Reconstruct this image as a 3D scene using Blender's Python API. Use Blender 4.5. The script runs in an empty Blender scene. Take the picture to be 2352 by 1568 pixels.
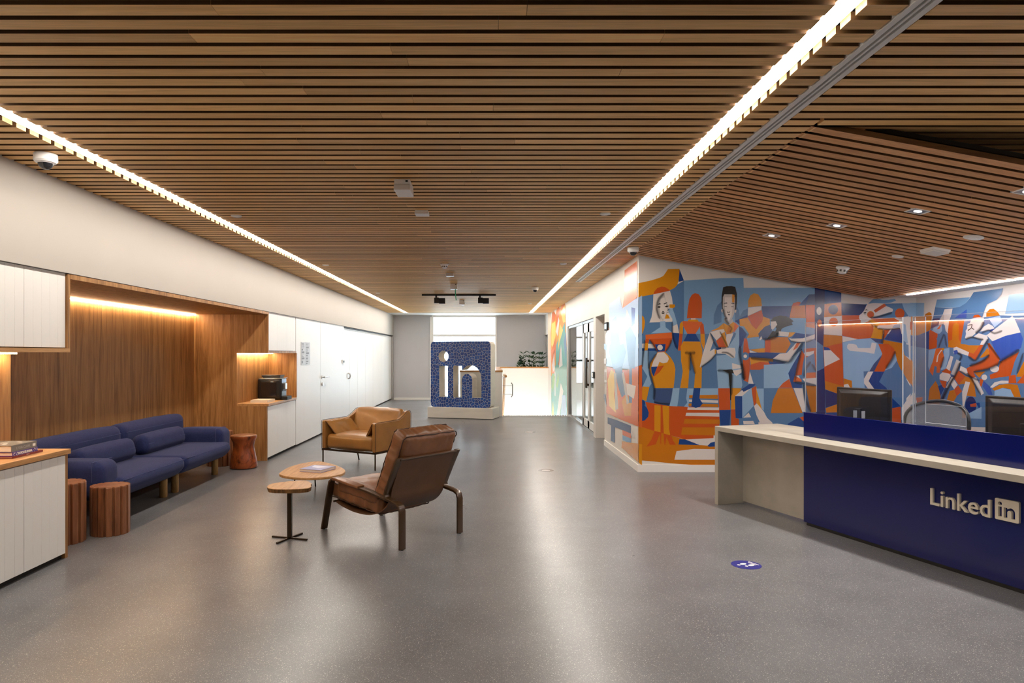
import bpy, bmesh, math, random
from mathutils import Vector, Matrix, noise
random.seed(7)
SC = bpy.context.scene
COL = SC.collection
PI = math.pi
# ------------------------------------------------------------------ camera
F, CX, CY, H = 1568.0, 1122.0, 812.0, 1.5
cam = bpy.data.objects.new('camera', bpy.data.cameras.new('camera'))
COL.objects.link(cam)
cam.location = (0, 0, H); cam.rotation_euler = (PI / 2, 0, 0)
cam.data.sensor_width = 36.0; cam.data.lens = 24.0
cam.data.shift_x = 54 / 2352; cam.data.shift_y = 28 / 2352
cam.data.clip_start = 0.05; cam.data.clip_end = 400
SC.camera = cam
# ------------------------------------------------------------------ world, exposure
w = bpy.data.worlds.new('overcast_sky'); SC.world = w; w.use_nodes = True
w.node_tree.nodes['Background'].inputs[0].default_value = (0.80, 0.89, 1.0, 1)
w.node_tree.nodes['Background'].inputs[1].default_value = 3.6
SC.view_settings.view_transform = 'Standard'; SC.view_settings.look = 'None'
SC.view_settings.gamma = 1.0; SC.view_settings.use_curve_mapping = False
SC.view_settings.exposure = 1.18
SC.cycles.use_denoising = True
SC.cycles.use_adaptive_sampling = True; SC.cycles.adaptive_threshold = 0.02
SC.cycles.max_bounces = 8; SC.cycles.diffuse_bounces = 5; SC.cycles.glossy_bounces = 3
SC.cycles.transparent_max_bounces = 12
SC.cycles.caustics_reflective = False; SC.cycles.caustics_refractive = False
SC.cycles.sample_clamp_indirect = 6.0
STRIP = 20.0       # ceiling light lines
COVE = 44.0        # light line beside the reception wall
NICHE = 30.0       # warm strips in the joinery
SPOT = 34.0        # small square downlights over the desk
# ------------------------------------------------------------------ helpers
def lin(c):
    return tuple((v / 12.92 if v <= 0.04045 else ((v + 0.055) / 1.055) ** 2.4) for v in (x / 255 for x in c))
def fl(px, py, z=0.0):
    Y = (H - z) * F / (py - CY); return Vector(((px - CX) * Y / F, Y, z))
def onx(px, py, X):
    Y = X * F / (px - CX); return Vector((X, Y, H - (py - CY) * Y / F))
def ony(px, py, Y):
    return Vector(((px - CX) * Y / F, Y, H - (py - CY) * Y / F))
def onv(px, py, p0, n):
    d = Vector(((px - CX) / F, 1, -(py - CY) / F)); t = (p0[0] * n[0] + p0[1] * n[1]) / (d.x * n[0] + d.y * n[1])
    return Vector((0, 0, H)) + d * t
FR = {}
def thing(name, label, cat, loc=(0, 0, 0), rz=0.0, group=None):
    o = bpy.data.objects.new(name, None); COL.objects.link(o)
    o.empty_display_size = 0.1
    o.location = loc; o.rotation_euler = (0, 0, rz)
    o['label'] = label; o['category'] = cat
    if group: o['group'] = group
    FR[o.name] = (Matrix.Translation(Vector(loc)) @ Matrix.Rotation(rz, 4, 'Z'))
    return o
def tag(o, label=None, cat=None, group=None, kind=None):
    if label: o['label'] = label
    if cat: o['category'] = cat
    if group: o['group'] = group
    if kind: o['kind'] = kind
    return o
class MB:
    def __init__(s):
        s.v = []; s.f = []; s.tone = []; s.col = []
    def add(s, vs, fs, tone=None, col=None, M=None):
        b = len(s.v)
        s.v += [tuple(M @ Vector(p)) for p in vs] if M is not None else [tuple(p) for p in vs]
        for f in fs:
            s.f.append(tuple(b + i for i in f)); s.tone.append(tone); s.col.append(col)
        return s
    def box(s, x0, x1, y0, y1, z0, z1, tone=None, M=None, col=None):
        v = [(x0, y0, z0), (x1, y0, z0), (x1, y1, z0), (x0, y1, z0), (x0, y0, z1), (x1, y0, z1), (x1, y1, z1), (x0, y1, z1)]
        return s.add(v, [(0, 3, 2, 1), (4, 5, 6, 7), (0, 1, 5, 4), (1, 2, 6, 5), (2, 3, 7, 6), (3, 0, 4, 7)], tone, col, M)
    def hexa(s, lo, hi, tone=None, M=None):   # two quads (bottom ring, top ring) joined
        n = len(lo)
        fs = [tuple(reversed(range(n))), tuple(range(n, 2 * n))] + [(i, (i + 1) % n, n + (i + 1) % n, n + i) for i in range(n)]
        return s.add(list(lo) + list(hi), fs, tone, None, M)
    def prism(s, poly, a, b, axis='z', tone=None, M=None):
        if axis == 'z': lo = [(x, y, a) for x, y in poly]; hi = [(x, y, b) for x, y in poly]
        elif axis == 'y': lo = [(x, a, y) for x, y in poly]; hi = [(x, b, y) for x, y in poly]
        else: lo = [(a, x, y) for x, y in poly]; hi = [(b, x, y) for x, y in poly]
        return s.hexa(lo, hi, tone, M)
    def tube(s, path, r, seg=10, M=None, caps=True, tone=None):
        P = [Vector(p) for p in path]; n = len(P); vs = []; fs = []
        up = None
        for i, p in enumerate(P):
            t = (P[min(i + 1, n - 1)] - P[max(i - 1, 0)]).normalized()
            if up is None:
                up = Vector((0, 0, 1)) if abs(t.z) < 0.9 else Vector((1, 0, 0))
            a = t.cross(up)
            if a.length < 1e-6: a = t.orthogonal()
            a.normalize(); b = a.cross(t).normalized(); up = b
            rr = r[i] if isinstance(r, (list, tuple)) else r
            for k in range(seg):
                th = 2 * PI * k / seg
                vs.append(p + a * (math.cos(th) * rr) + b * (math.sin(th) * rr))
        for i in range(n - 1):
            for k in range(seg):
                k2 = (k + 1) % seg
                fs.append((i * seg + k, i * seg + k2, (i + 1) * seg + k2, (i + 1) * seg + k))
        if caps:
            fs.append(tuple(reversed(range(seg)))); fs.append(tuple((n - 1) * seg + k for k in range(seg)))
        return s.add(vs, fs, tone, None, M)
    def ribbon(s, path, side, w, t, M=None):
        P = [Vector(p) for p in path]; S = Vector(side).normalized(); n = len(P); vs = []; fs = []
        for i, p in enumerate(P):
            tg = (P[min(i + 1, n - 1)] - P[max(i - 1, 0)]).normalized(); nn = S.cross(tg).normalized()
            vs += [p - S * w / 2 - nn * t / 2, p + S * w / 2 - nn * t / 2, p + S * w / 2 + nn * t / 2, p - S * w / 2 + nn * t / 2]
        for i in range(n - 1):
            for k in range(4):
                fs.append((i * 4 + k, i * 4 + (k + 1) % 4, i * 4 + 4 + (k + 1) % 4, i * 4 + 4 + k))
        fs.append((3, 2, 1, 0)); fs.append(tuple((n - 1) * 4 + k for k in range(4)))
        return s.add(vs, fs, None, None, M)
    def lathe(s, prof, c=(0, 0, 0), seg=24, M=None, rad=None):
        vs = []; fs = []; n = len(prof)
        for (r, z) in prof:
            for k in range(seg):
                th = 2 * PI * k / seg; q = r * (rad(k) if rad else 1)
                vs.append((c[0] + q * math.cos(th), c[1] + q * math.sin(th), c[2] + z))
        for i in range(n - 1):
            for k in range(seg):
                k2 = (k + 1) % seg; fs.append((i * seg + k, i * seg + k2, (i + 1) * seg + k2, (i + 1) * seg + k))
        fs.append(tuple(reversed(range(seg)))); fs.append(tuple((n - 1) * seg + k for k in range(seg)))
        return s.add(vs, fs, None, None, M)
    def soft(s, sx, sy, sz, r=0.04, puff=0.02, n=10, wr=0.0, ws=6.0, M=None, seed=0.0, fn=None):
        hx, hy, hz = sx / 2, sy / 2, sz / 2; r = min(r, hx * .98, hy * .98, hz * .98)
        def cnt(h): return max(4, int(n * h / max(hx, hy, hz)) + 3)
        nx, ny, nz = cnt(hx), cnt(hy), cnt(hz); idx = {}; vs = []; fs = []
        def vert(i, j, k):
            key = (i, j, k)
            if key in idx: return idx[key]
            u, v_, w_ = 2 * i / nx - 1, 2 * j / ny - 1, 2 * k / nz - 1
            def ease(t, h): # concentrate samples near the rounded edges
                return math.copysign(abs(t) ** 0.75, t)
            p = Vector((ease(u, hx) * hx, ease(v_, hy) * hy, ease(w_, hz) * hz))
            inn = Vector((max(-hx + r, min(hx - r, p.x)), max(-hy + r, min(hy - r, p.y)), max(-hz + r, min(hz - r, p.z))))
            d = p - inn
            if d.length > 1e-7: p = inn + d.normalized() * r
            g = Vector((u * 0, 0, 0))
            if abs(w_) > .999: g.z = math.copysign(puff * (1 - u * u) * (1 - v_ * v_), w_)
            elif abs(v_) > .999: g.y = math.copysign(puff * .6 * (1 - u * u) * (1 - w_ * w_), v_)
            elif abs(u) > .999: g.x = math.copysign(puff * .6 * (1 - v_ * v_) * (1 - w_ * w_), u)
            p = p + g
            if wr:
                q = p * ws + Vector((seed, seed * 1.7, -seed))
                p = p + (p.normalized()) * (noise.noise(q) * wr + noise.noise(q * 2.3) * wr * .5)
            if fn: p = fn(p)
            idx[key] = len(vs); vs.append(p); return idx[key]
        for i in range(nx):
            for j in range(ny):
                fs.append((vert(i, j, 0), vert(i, j + 1, 0), vert(i + 1, j + 1, 0), vert(i + 1, j, 0)))
                fs.append((vert(i, j, nz), vert(i + 1, j, nz), vert(i + 1, j + 1, nz), vert(i, j + 1, nz)))
        for i in range(nx):
            for k in range(nz):
                fs.append((vert(i, 0, k), vert(i + 1, 0, k), vert(i + 1, 0, k + 1), vert(i, 0, k + 1)))
                fs.append((vert(i, ny, k), vert(i, ny, k + 1), vert(i + 1, ny, k + 1), vert(i + 1, ny, k)))
        for j in range(ny):
            for k in range(nz):
                fs.append((vert(0, j, k), vert(0, j, k + 1), vert(0, j + 1, k + 1), vert(0, j + 1, k)))
                fs.append((vert(nx, j, k), vert(nx, j + 1, k), vert(nx, j + 1, k + 1), vert(nx, j, k + 1)))
        return s.add(vs, fs, None, None, M)
    def build(s, name, m, parent=None, bevel=0.0, smooth=None, w=False, seg=2, kind=None, label=None, recalc=True):
        me = bpy.data.meshes.new(name)
        vs = s.v
        root = parent
        while root is not None and root.parent is not None: root = root.parent
        if w and root is not None and root.name in FR:
            inv = FR[root.name].inverted(); vs = [tuple(inv @ Vector(p)) for p in vs]
        me.from_pydata(vs, [], s.f)
        if any(t is not None for t in s.tone):
            a = me.attributes.new('tone', 'FLOAT', 'FACE')
            a.data.foreach_set('value', [0.5 if t is None else t for t in s.tone])
        if any(c is not None for c in s.col):
            a = me.attributes.new('paint', 'FLOAT_COLOR', 'FACE')
            flat = []
            for c in s.col: flat += list(c or (1, 1, 1)) + [1.0]
            a.data.foreach_set('color', flat)
        if recalc or bevel:
            bm = bmesh.new(); bm.from_mesh(me)
            if recalc: bmesh.ops.recalc_face_normals(bm, faces=bm.faces)
            if bevel:
                ed = [e for e in bm.edges if len(e.link_faces) == 2 and e.calc_face_angle(0) > 0.5]
                bmesh.ops.bevel(bm, geom=ed, offset=bevel, segments=seg, affect='EDGES', profile=0.5, clamp_overlap=True)
            bm.to_mesh(me); bm.free()
        me.materials.append(m)
        if smooth is not None:
            me.polygons.foreach_set('use_smooth', [True] * len(me.polygons))
            me.set_sharp_from_angle(angle=math.radians(smooth))
        o = bpy.data.objects.new(name, me); COL.objects.link(o)
        if parent is not None: o.parent = parent
        if kind: o['kind'] = kind
        if label: o['label'] = label
        return o
def struct(name, mb, m, **k):
    o = mb.build(name, m, **k); o['kind'] = 'structure'; return o
def curve_mesh(loops, depth, bevel=0.0):
    """2-D loops (outer and holes) filled and extruded along z: -> (verts, faces)"""
    cu = bpy.data.curves.new('tmp', 'CURVE'); cu.dimensions = '2D'; cu.fill_mode = 'BOTH'
    cu.extrude = depth / 2; cu.bevel_depth = bevel
    for lp in loops:
        sp = cu.splines.new('POLY'); sp.points.add(len(lp) - 1)
        for p, q in zip(sp.points, lp): p.co = (q[0], q[1], 0, 1)
        sp.use_cyclic_u = True
    return _curve_out(cu)
def _curve_out(cu):
    ob = bpy.data.objects.new('tmp', cu); COL.objects.link(ob)
    dg = bpy.context.evaluated_depsgraph_get()
    me = bpy.data.meshes.new_from_object(ob.evaluated_get(dg))
    vs = [tuple(v.co) for v in me.vertices]; fs = [tuple(p.vertices) for p in me.polygons]
    bpy.data.objects.remove(ob); bpy.data.curves.remove(cu); bpy.data.meshes.remove(me)
    return vs, fs
def text_mesh(body, size, depth, offset=0.0, spacing=1.0):
    cu = bpy.data.curves.new('tmp', 'FONT'); cu.body = body; cu.size = size; cu.extrude = depth / 2
    cu.offset = offset; cu.space_character = spacing; cu.resolution_u = 3
    return _curve_out(cu)
def basis(o, ex, ey, ez=None):
    ex = Vector(ex).normalized(); ey = Vector(ey).normalized(); ez = Vector(ez).normalized() if ez else ex.cross(ey)
    M = Matrix((ex, ey, ez)).transposed().to_4x4(); M.translation = Vector(o); return M
def arc(cx, cy, rx, ry, a0, a1, n):
    return [(cx + rx * math.cos(math.radians(a0 + (a1 - a0) * i / n)), cy + ry * math.sin(math.radians(a0 + (a1 - a0) * i / n))) for i in range(n + 1)]
def rrect(x0, y0, x1, y1, r, n=5):
    return arc(x1 - r, y1 - r, r, r, 0, 90, n) + arc(x0 + r, y1 - r, r, r, 90, 180, n) + arc(x0 + r, y0 + r, r, r, 180, 270, n) + arc(x1 - r, y0 + r, r, r, 270, 360, n)
def spline(pts, n=6, closed=False):
    P = [Vector(p) for p in pts]; out = []; m = len(P)
    rng = range(m) if closed else range(m - 1)
    for i in rng:
        p0 = P[(i - 1) % m] if closed or i > 0 else P[0]; p1 = P[i]; p2 = P[(i + 1) % m]
        p3 = P[(i + 2) % m] if closed or i + 2 < m else P[-1]
        for k in range(n):
            t = k / n
            out.append(0.5 * ((2 * p1) + (p2 - p0) * t + (2 * p0 - 5 * p1 + 4 * p2 - p3) * t * t + (3 * p1 - p0 - 3 * p2 + p3) * t ** 3))
    if not closed: out.append(P[-1])
    return out
# ------------------------------------------------------------------ materials
def _new(name):
    m = bpy.data.materials.new(name); m.use_nodes = True
    nt = m.node_tree; return m, nt, nt.nodes['Principled BSDF']
def _coord(nt, scale, tone=False):
    tc = nt.nodes.new('ShaderNodeTexCoord'); mp = nt.nodes.new('ShaderNodeMapping')
    mp.inputs['Scale'].default_value = scale if hasattr(scale, '__len__') else (scale,) * 3
    nt.links.new(tc.outputs['Object'], mp.inputs[0])
    if tone:
        at = nt.nodes.new('ShaderNodeAttribute'); at.attribute_name = 'tone'
        vm = nt.nodes.new('ShaderNodeVectorMath'); vm.operation = 'SCALE'; vm.inputs[0].default_value = (37, 53, 71)
        nt.links.new(at.outputs['Fac'], vm.inputs['Scale']); nt.links.new(vm.outputs[0], mp.inputs['Location'])
        return mp.outputs[0], at
    return mp.outputs[0]
def _noise(nt, co, scale=1.0, detail=4, rough=0.55, dist=0.0):
    n = nt.nodes.new('ShaderNodeTexNoise'); n.inputs['Scale'].default_value = scale
    n.inputs['Detail'].default_value = detail; n.inputs['Roughness'].default_value = rough
    n.inputs['Distortion'].default_value = dist
    nt.links.new(co, n.inputs['Vector']); return n.outputs['Fac']
def _ramp(nt, fac, stops):
    r = nt.nodes.new('ShaderNodeValToRGB'); el = r.color_ramp.elements
    while len(el) < len(stops): el.new(0.5)
    for e, (p, c) in zip(el, stops): e.position = p; e.color = (*c, 1)
    nt.links.new(fac, r.inputs[0]); return r.outputs[0]
def _bump(nt, b, h, strength, dist=0.01):
    n = nt.nodes.new('ShaderNodeBump'); n.inputs['Strength'].default_value = strength; n.inputs['Distance'].default_value = dist
    nt.links.new(h, n.inputs['Height']); nt.links.new(n.outputs[0], b.inputs['Normal'])
def mat(name, rgb, rough=0.5, metal=0.0, spec=0.5, var=None, bump=None, coat=0.0, sheen=0.0, linear=False):
    m, nt, b = _new(name); c = rgb if linear else lin(rgb)
    b.inputs['Base Color'].default_value = (*c, 1); b.inputs['Roughness'].default_value = rough
    b.inputs['Metallic'].default_value = metal; b.inputs['Specular IOR Level'].default_value = spec
    b.inputs['Coat Weight'].default_value = coat
    if sheen: b.inputs['Sheen Weight'].default_value = sheen
    if var:
        co = _coord(nt, var[0]); f = _noise(nt, co, 1.0, var[2] if len(var) > 2 else 4)
        a = var[1]
        nt.links.new(_ramp(nt, f, [(0.3, tuple(x * (1 - a) for x in c)), (0.7, tuple(min(1, x * (1 + a)) for x in c))]), b.inputs['Base Color'])
    if bump:
        co = _coord(nt, bump[0]); _bump(nt, b, _noise(nt, co, 1.0, 3), bump[1], bump[2] if len(bump) > 2 else 0.005)
    return m
def wood(name, dark, mid, light, scale, rough=0.45, tone=False, tv=0.35, bump=0.08, dist=0.6, spec=0.35):
    m, nt, b = _new(name)
    r = _coord(nt, scale, tone); co, at = r if tone else (r, None)
    f = _noise(nt, co, 1.0, 5, 0.6, dist)
    c = _ramp(nt, f, [(0.28, lin(dark)), (0.5, lin(mid)), (0.72, lin(light))])
    f2 = _noise(nt, co, 5.0, 3, 0.6)
    mx = nt.nodes.new('ShaderNodeMix'); mx.data_type = 'RGBA'; mx.blend_type = 'MULTIPLY'
    mx.inputs[0].default_value = 1.0
    nt.links.new(c, mx.inputs[6]); nt.links.new(_ramp(nt, f2, [(0.3, (0.80, 0.78, 0.76)), (0.62, (1, 1, 1))]), mx.inputs[7])
    out = mx.outputs[2]
    if tone:
        mr = nt.nodes.new('ShaderNodeMapRange'); mr.inputs['To Min'].default_value = 1 - tv; mr.inputs['To Max'].default_value = 1 + tv
        nt.links.new(at.outputs['Fac'], mr.inputs[0])
        vm = nt.nodes.new('ShaderNodeVectorMath'); vm.operation = 'SCALE'
        nt.links.new(out, vm.inputs[0]); nt.links.new(mr.outputs[0], vm.inputs['Scale']); out = vm.outputs[0]
    nt.links.new(out, b.inputs['Base Color'])
    b.inputs['Roughness'].default_value = rough; b.inputs['Specular IOR Level'].default_value = spec
    if bump: _bump(nt, b, f2, bump, 0.003)
    return m
def emit(name, rgb, strength):
    m, nt, b = _new(name)
    b.inputs['Base Color'].default_value = (0.8, 0.8, 0.8, 1)
    b.inputs['Emission Color'].default_value = (*rgb, 1); b.inputs['Emission Strength'].default_value = strength
    return m
def glass(name, tint=(1, 1, 1), rough=0.0, gain=1.0, base=0.0):
    m = bpy.data.materials.new(name); m.use_nodes = True; nt = m.node_tree; nt.nodes.clear()
    o = nt.nodes.new('ShaderNodeOutputMaterial'); mx = nt.nodes.new('ShaderNodeMixShader')
    t = nt.nodes.new('ShaderNodeBsdfTransparent'); t.inputs[0].default_value = (*tint, 1)
    g = nt.nodes.new('ShaderNodeBsdfGlossy'); g.inputs['Roughness'].default_value = rough
    lw = nt.nodes.new('ShaderNodeLayerWeight'); fr = nt.nodes.new('ShaderNodeMath'); fr.operation = 'POWER'; fr.inputs[1].default_value = 5.0
    nt.links.new(lw.outputs['Facing'], fr.inputs[0])
    ma = nt.nodes.new('ShaderNodeMath'); ma.operation = 'MULTIPLY_ADD'; ma.inputs[1].default_value = 0.9 * gain; ma.inputs[2].default_value = 0.045 + base
    ma.use_clamp = True
    nt.links.new(fr.outputs[0], ma.inputs[0]); nt.links.new(ma.outputs[0], mx.inputs[0])
    nt.links.new(t.outputs[0], mx.inputs[1]); nt.links.new(g.outputs[0], mx.inputs[2]); nt.links.new(mx.outputs[0], o.inputs[0])
    return m
# floor: grey speckled resilient floor, satin
def floor_mat():
    m, nt, b = _new('speckled_floor')
    co = _coord(nt, 1.0)
    f = _noise(nt, co, 2.2, 5, 0.6)
    base = _ramp(nt, f, [(0.3, lin((100, 100, 103))), (0.7, lin((116, 116, 119)))])
    def flecks(scale, thr, soft, col, prev):
        v = nt.nodes.new('ShaderNodeTexVoronoi'); v.inputs['Scale'].default_value = scale; nt.links.new(co, v.inputs['Vector'])
        sp = nt.nodes.new('ShaderNodeSeparateColor'); nt.links.new(v.outputs['Color'], sp.inputs[0])
        a = nt.nodes.new('ShaderNodeMath'); a.operation = 'GREATER_THAN'; a.inputs[1].default_value = thr; nt.links.new(sp.outputs[0], a.inputs[0])
        d = nt.nodes.new('ShaderNodeMath'); d.operation = 'LESS_THAN'; d.inputs[1].default_value = soft; nt.links.new(v.outputs['Distance'], d.inputs[0])
        mu = nt.nodes.new('ShaderNodeMath'); mu.operation = 'MULTIPLY'; nt.links.new(a.outputs[0], mu.inputs[0]); nt.links.new(d.outputs[0], mu.inputs[1])
        mx = nt.nodes.new('ShaderNodeMix'); mx.data_type = 'RGBA'; mx.inputs[7].default_value = (*lin(col), 1)
        nt.links.new(mu.outputs[0], mx.inputs[0]); nt.links.new(prev, mx.inputs[6]); return mx.outputs[2]
    c = flecks(340, 0.72, 0.45, (84, 84, 88), base)
    c = flecks(300, 0.82, 0.42, (164, 162, 160), c)
    c = flecks(190, 0.93, 0.38, (204, 200, 196), c)
    nt.links.new(c, b.inputs['Base Color'])
    r = _noise(nt, co, 1.3, 4)
    mr = nt.nodes.new('ShaderNodeMapRange'); mr.inputs['To Min'].default_value = 0.24; mr.inputs['To Max'].default_value = 0.36
    nt.links.new(r, mr.inputs[0]); nt.links.new(mr.outputs[0], b.inputs['Roughness'])
    b.inputs['Specular IOR Level'].default_value = 0.55
    _bump(nt, b, _noise(nt, co, 40, 2), 0.02, 0.002)
    return m
M_floor = floor_mat()
M_white = mat('white_plaster', (226, 222, 216), 0.6, var=(1.2, 0.03))
M_farwall = mat('pale_grey_plaster', (196, 196, 200), 0.6, var=(1.0, 0.03))
M_lacq = mat('white_lacquer', (240, 238, 234), 0.38, spec=0.4, var=(0.8, 0.02))
M_dark = mat('dark_backing', (20, 14, 10), 0.9)
M_black = mat('black_plastic', (20, 20, 22), 0.35)
M_blackmat = mat('matt_black_metal', (16, 16, 17), 0.55)
M_slat = wood('ceiling_timber', (228, 180, 118), (246, 198, 132), (252, 208, 146), (0.9, 22, 22), 0.5, True, 0.24, spec=0.3)
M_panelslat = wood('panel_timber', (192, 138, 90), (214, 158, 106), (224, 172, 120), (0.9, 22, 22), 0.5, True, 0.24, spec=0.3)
M_veneer = wood('vertical_veneer', (120, 80, 42), (172, 124, 74), (196, 150, 96), (16, 16, 1.0), 0.42, dist=0.9)
M_oak = wood('light_oak', (168, 120, 70), (194, 146, 94), (208, 162, 110), (34, 2.2, 34), 0.4)
M_stool = wood('red_stool_wood', (94, 56, 36), (140, 90, 60), (164, 112, 78), (14, 14, 1.5), 0.35)
M_burl = wood('burl_wood', (40, 18, 10), (150, 74, 34), (176, 92, 46), (5, 5, 3), 0.3, dist=2.5)
M_slatedge = wood('shaded_slat_edge', (84, 56, 30), (104, 72, 40), (120, 86, 50), (0.9, 22, 22), 0.6, True, 0.2)  # slat wood darkened to stand in for shade in the ceiling gaps
M_beam = mat('warm_white_paint', (186, 180, 172), 0.6, var=(1.2, 0.02))
M_alu = mat('aluminium', (176, 174, 172), 0.35, 0.85)
M_vane = mat('grey_powder_coat', (232, 230, 228), 0.4)
M_steel = mat('brushed_steel', (190, 188, 185), 0.3, 0.95)
M_whiteplastic = mat('white_plastic', (242, 241, 239), 0.4)
M_bronze = mat('bronze_metal', (62, 46, 30), 0.42, 0.7, var=(3.0, 0.1))
M_frame = mat('dark_brown_lacquer', (70, 48, 24), 0.32, 0.25, coat=0.2)
M_leather = mat('brown_leather', (124, 80, 48), 0.42, var=(7.0, 0.22), bump=(160, 0.12), coat=0.05)
M_sling = mat('saddle_leather', (92, 60, 36), 0.5, var=(5.0, 0.14), bump=(120, 0.1))
M_tan = mat('tan_leather', (156, 110, 56), 0.32, var=(5.0, 0.16), bump=(140, 0.08), coat=0.08)
M_seam = mat('leather_piping', (64, 38, 20), 0.6)
M_navyfab = mat('navy_wool', (42, 50, 92), 0.95, spec=0.15, var=(60, 0.14), bump=(420, 0.35), sheen=0.08)
M_navyseam = mat('navy_stitching', (70, 78, 122), 0.9)
M_paleleg = wood('pale_leg_wood', (110, 82, 44), (152, 118, 70), (176, 142, 90), (20, 20, 3), 0.45)
M_concrete = mat('pale_concrete', (172, 165, 152), 0.45, var=(6.0, 0.08, 6), bump=(30, 0.05))
M_blue = mat('navy_gloss', (8, 20, 88), 0.14, spec=0.45)
M_cream = mat('cream_metal', (216, 206, 188), 0.35)
M_tile = None
M_trav = mat('pale_travertine', (214, 208, 198), 0.5, var=((2, 2, 9), 0.08, 6), bump=(25, 0.05))
M_glass = glass('clear_glass', (0.93, 0.97, 0.96))
M_acryl = glass('clear_acrylic', (0.96, 0.97, 0.99), 0.0, 1.0, 0.01)
M_edge = mat('polished_acrylic_edge', (176, 182, 192), 0.2, spec=0.6)
M_led = emit('led_white', (1.0, 0.93, 0.84), STRIP)
M_cove = emit('led_cove', (1.0, 0.93, 0.93), COVE)
M_warm = emit('led_warm', (1.0, 0.80, 0.54), NICHE)
M_spotface = emit('spot_face', (1.0, 0.95, 0.88), 3.0)
# ================================================================== THE SETTING
XL, XR, ZC, YF = -3.08, 1.907, 2.75, 22.2
YM = 8.67          # reception mural wall
XS = 5.43          # reception side wall
mb = MB()
mb.box(-4.4, 5.6, -9.2, 16.35, -0.15, 0); mb.box(-4.4, 0.32, 16.35, 22.4, -0.15, 0); mb.box(0.32, 2.1, 21.0, 22.4, -0.15, 0)
mb.box(2.1, 4.6, 11.0, 22.4, -0.15, 0)
FLOOR = struct('floor', mb, M_floor)
# stair flight going down behind the floor edge
mb = MB()
for i in range(8):
    mb.box(0.33, 1.91, 16.5 + i * 0.3, 16.8 + i * 0.3, -0.17 * (i + 1) - 0.15, -0.17 * (i + 1))
STAIRS = struct('stairs', mb, M_white)
mb = MB()
mb.box(0.34, 1.90, 16.31, 16.35, 0.0, 0.012)
for i in range(40):
    mb.box(0.345 + i * 0.039, 0.365 + i * 0.039, 16.31, 16.352, 0.012, 0.034)
mb.build('stair_nosing', M_whiteplastic, STAIRS)
# ---- walls
mb = MB(); mb.box(XL - 1.3, XL, -9.2, YF, 2.09, 2.95)
struct('wall_left', mb, M_beam)
mb = MB(); mb.box(-4.40, -4.30, -9.2, YF, 0, 2.95)
struct('wall_left_back', mb, M_white)
mb = MB(); mb.box(-4.3, -3.12, -9.2, 3.60, 0, 2.09)
struct('wall_left_near', mb, M_white)
mb = MB(); mb.box(-4.4, 5.6, -9.4, -9.2, 0, 2.95)
struct('wall_rear', mb, M_white)
mb = MB()
mb.box(-4.4, -1.84, YF, YF + 0.25, 0, 2.95); mb.box(0.24, 2.1, YF, YF + 0.25, -2.5, 2.95)
struct('wall_far', mb, M_farwall)
mb = MB(); mb.box(XL, -1.84, YF - 0.015, YF, 0, 0.07); mb.box(0.24, 0.30, YF - 0.015, YF, 0, 0.07)
struct('baseboard_far', mb, M_lacq)
# corridor wall on the right with a lift opening and a glazed front
mb = MB()
x0, x1 = XR, XR + 0.22
mb.box(x0, x1, YM, 11.22, 0, 2.95); mb.box(x0, x1, 11.22, 16.5, 2.155, 2.95); mb.box(x0, x1, 12.15, 12.40, 0, 2.155)
mb.box(x0, x1, 16.5, 20.9, -2.5, 2.95); mb.box(1.82, x1, 20.9, YF, 2.1, 2.95); mb.box(1.82, x1, 20.9, YF, -2.5, 0.08)
mb.box(1.82, x1, 20.85, 20.95, -2.5, 2.95)
struct('wall_right', mb, M_white)
mb = MB(); mb.box(x1, XS + 0.2, YM, YM + 0.2, 0, 2.95)
struct('wall_reception', mb, M_white)
mb = MB(); mb.box(XS, XS + 0.2, -9.2, YM, 0, 2.95)
struct('wall_reception_side', mb, M_white)
mb = MB(); mb.box(x0 - 0.012, XS, YM - 0.014, YM, 0, 0.09); mb.box(x0 - 0.014, x0, YM, 11.2, 0, 0.09)
struct('baseboard_right', mb, M_lacq)
mb = MB(); mb.box(XS - 0.014, XS, -9.2, YM - 0.014, 0, 0.09)
struct('baseboard_reception', mb, M_lacq)
# lift opening: jamb lining and door leaf
d1 = MB(); d1.box(2.12, 2.15, 11.22, 12.15, 0, 2.155)
DOOR1 = struct('door_1', d1, mat('lift_door', (206, 200, 190), 0.4, 0.2))
mb = MB(); mb.box(2.115, 2.12, 11.68, 11.69, 0.0, 2.15); mb.build('door_joint', M_blackmat, DOOR1)
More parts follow.
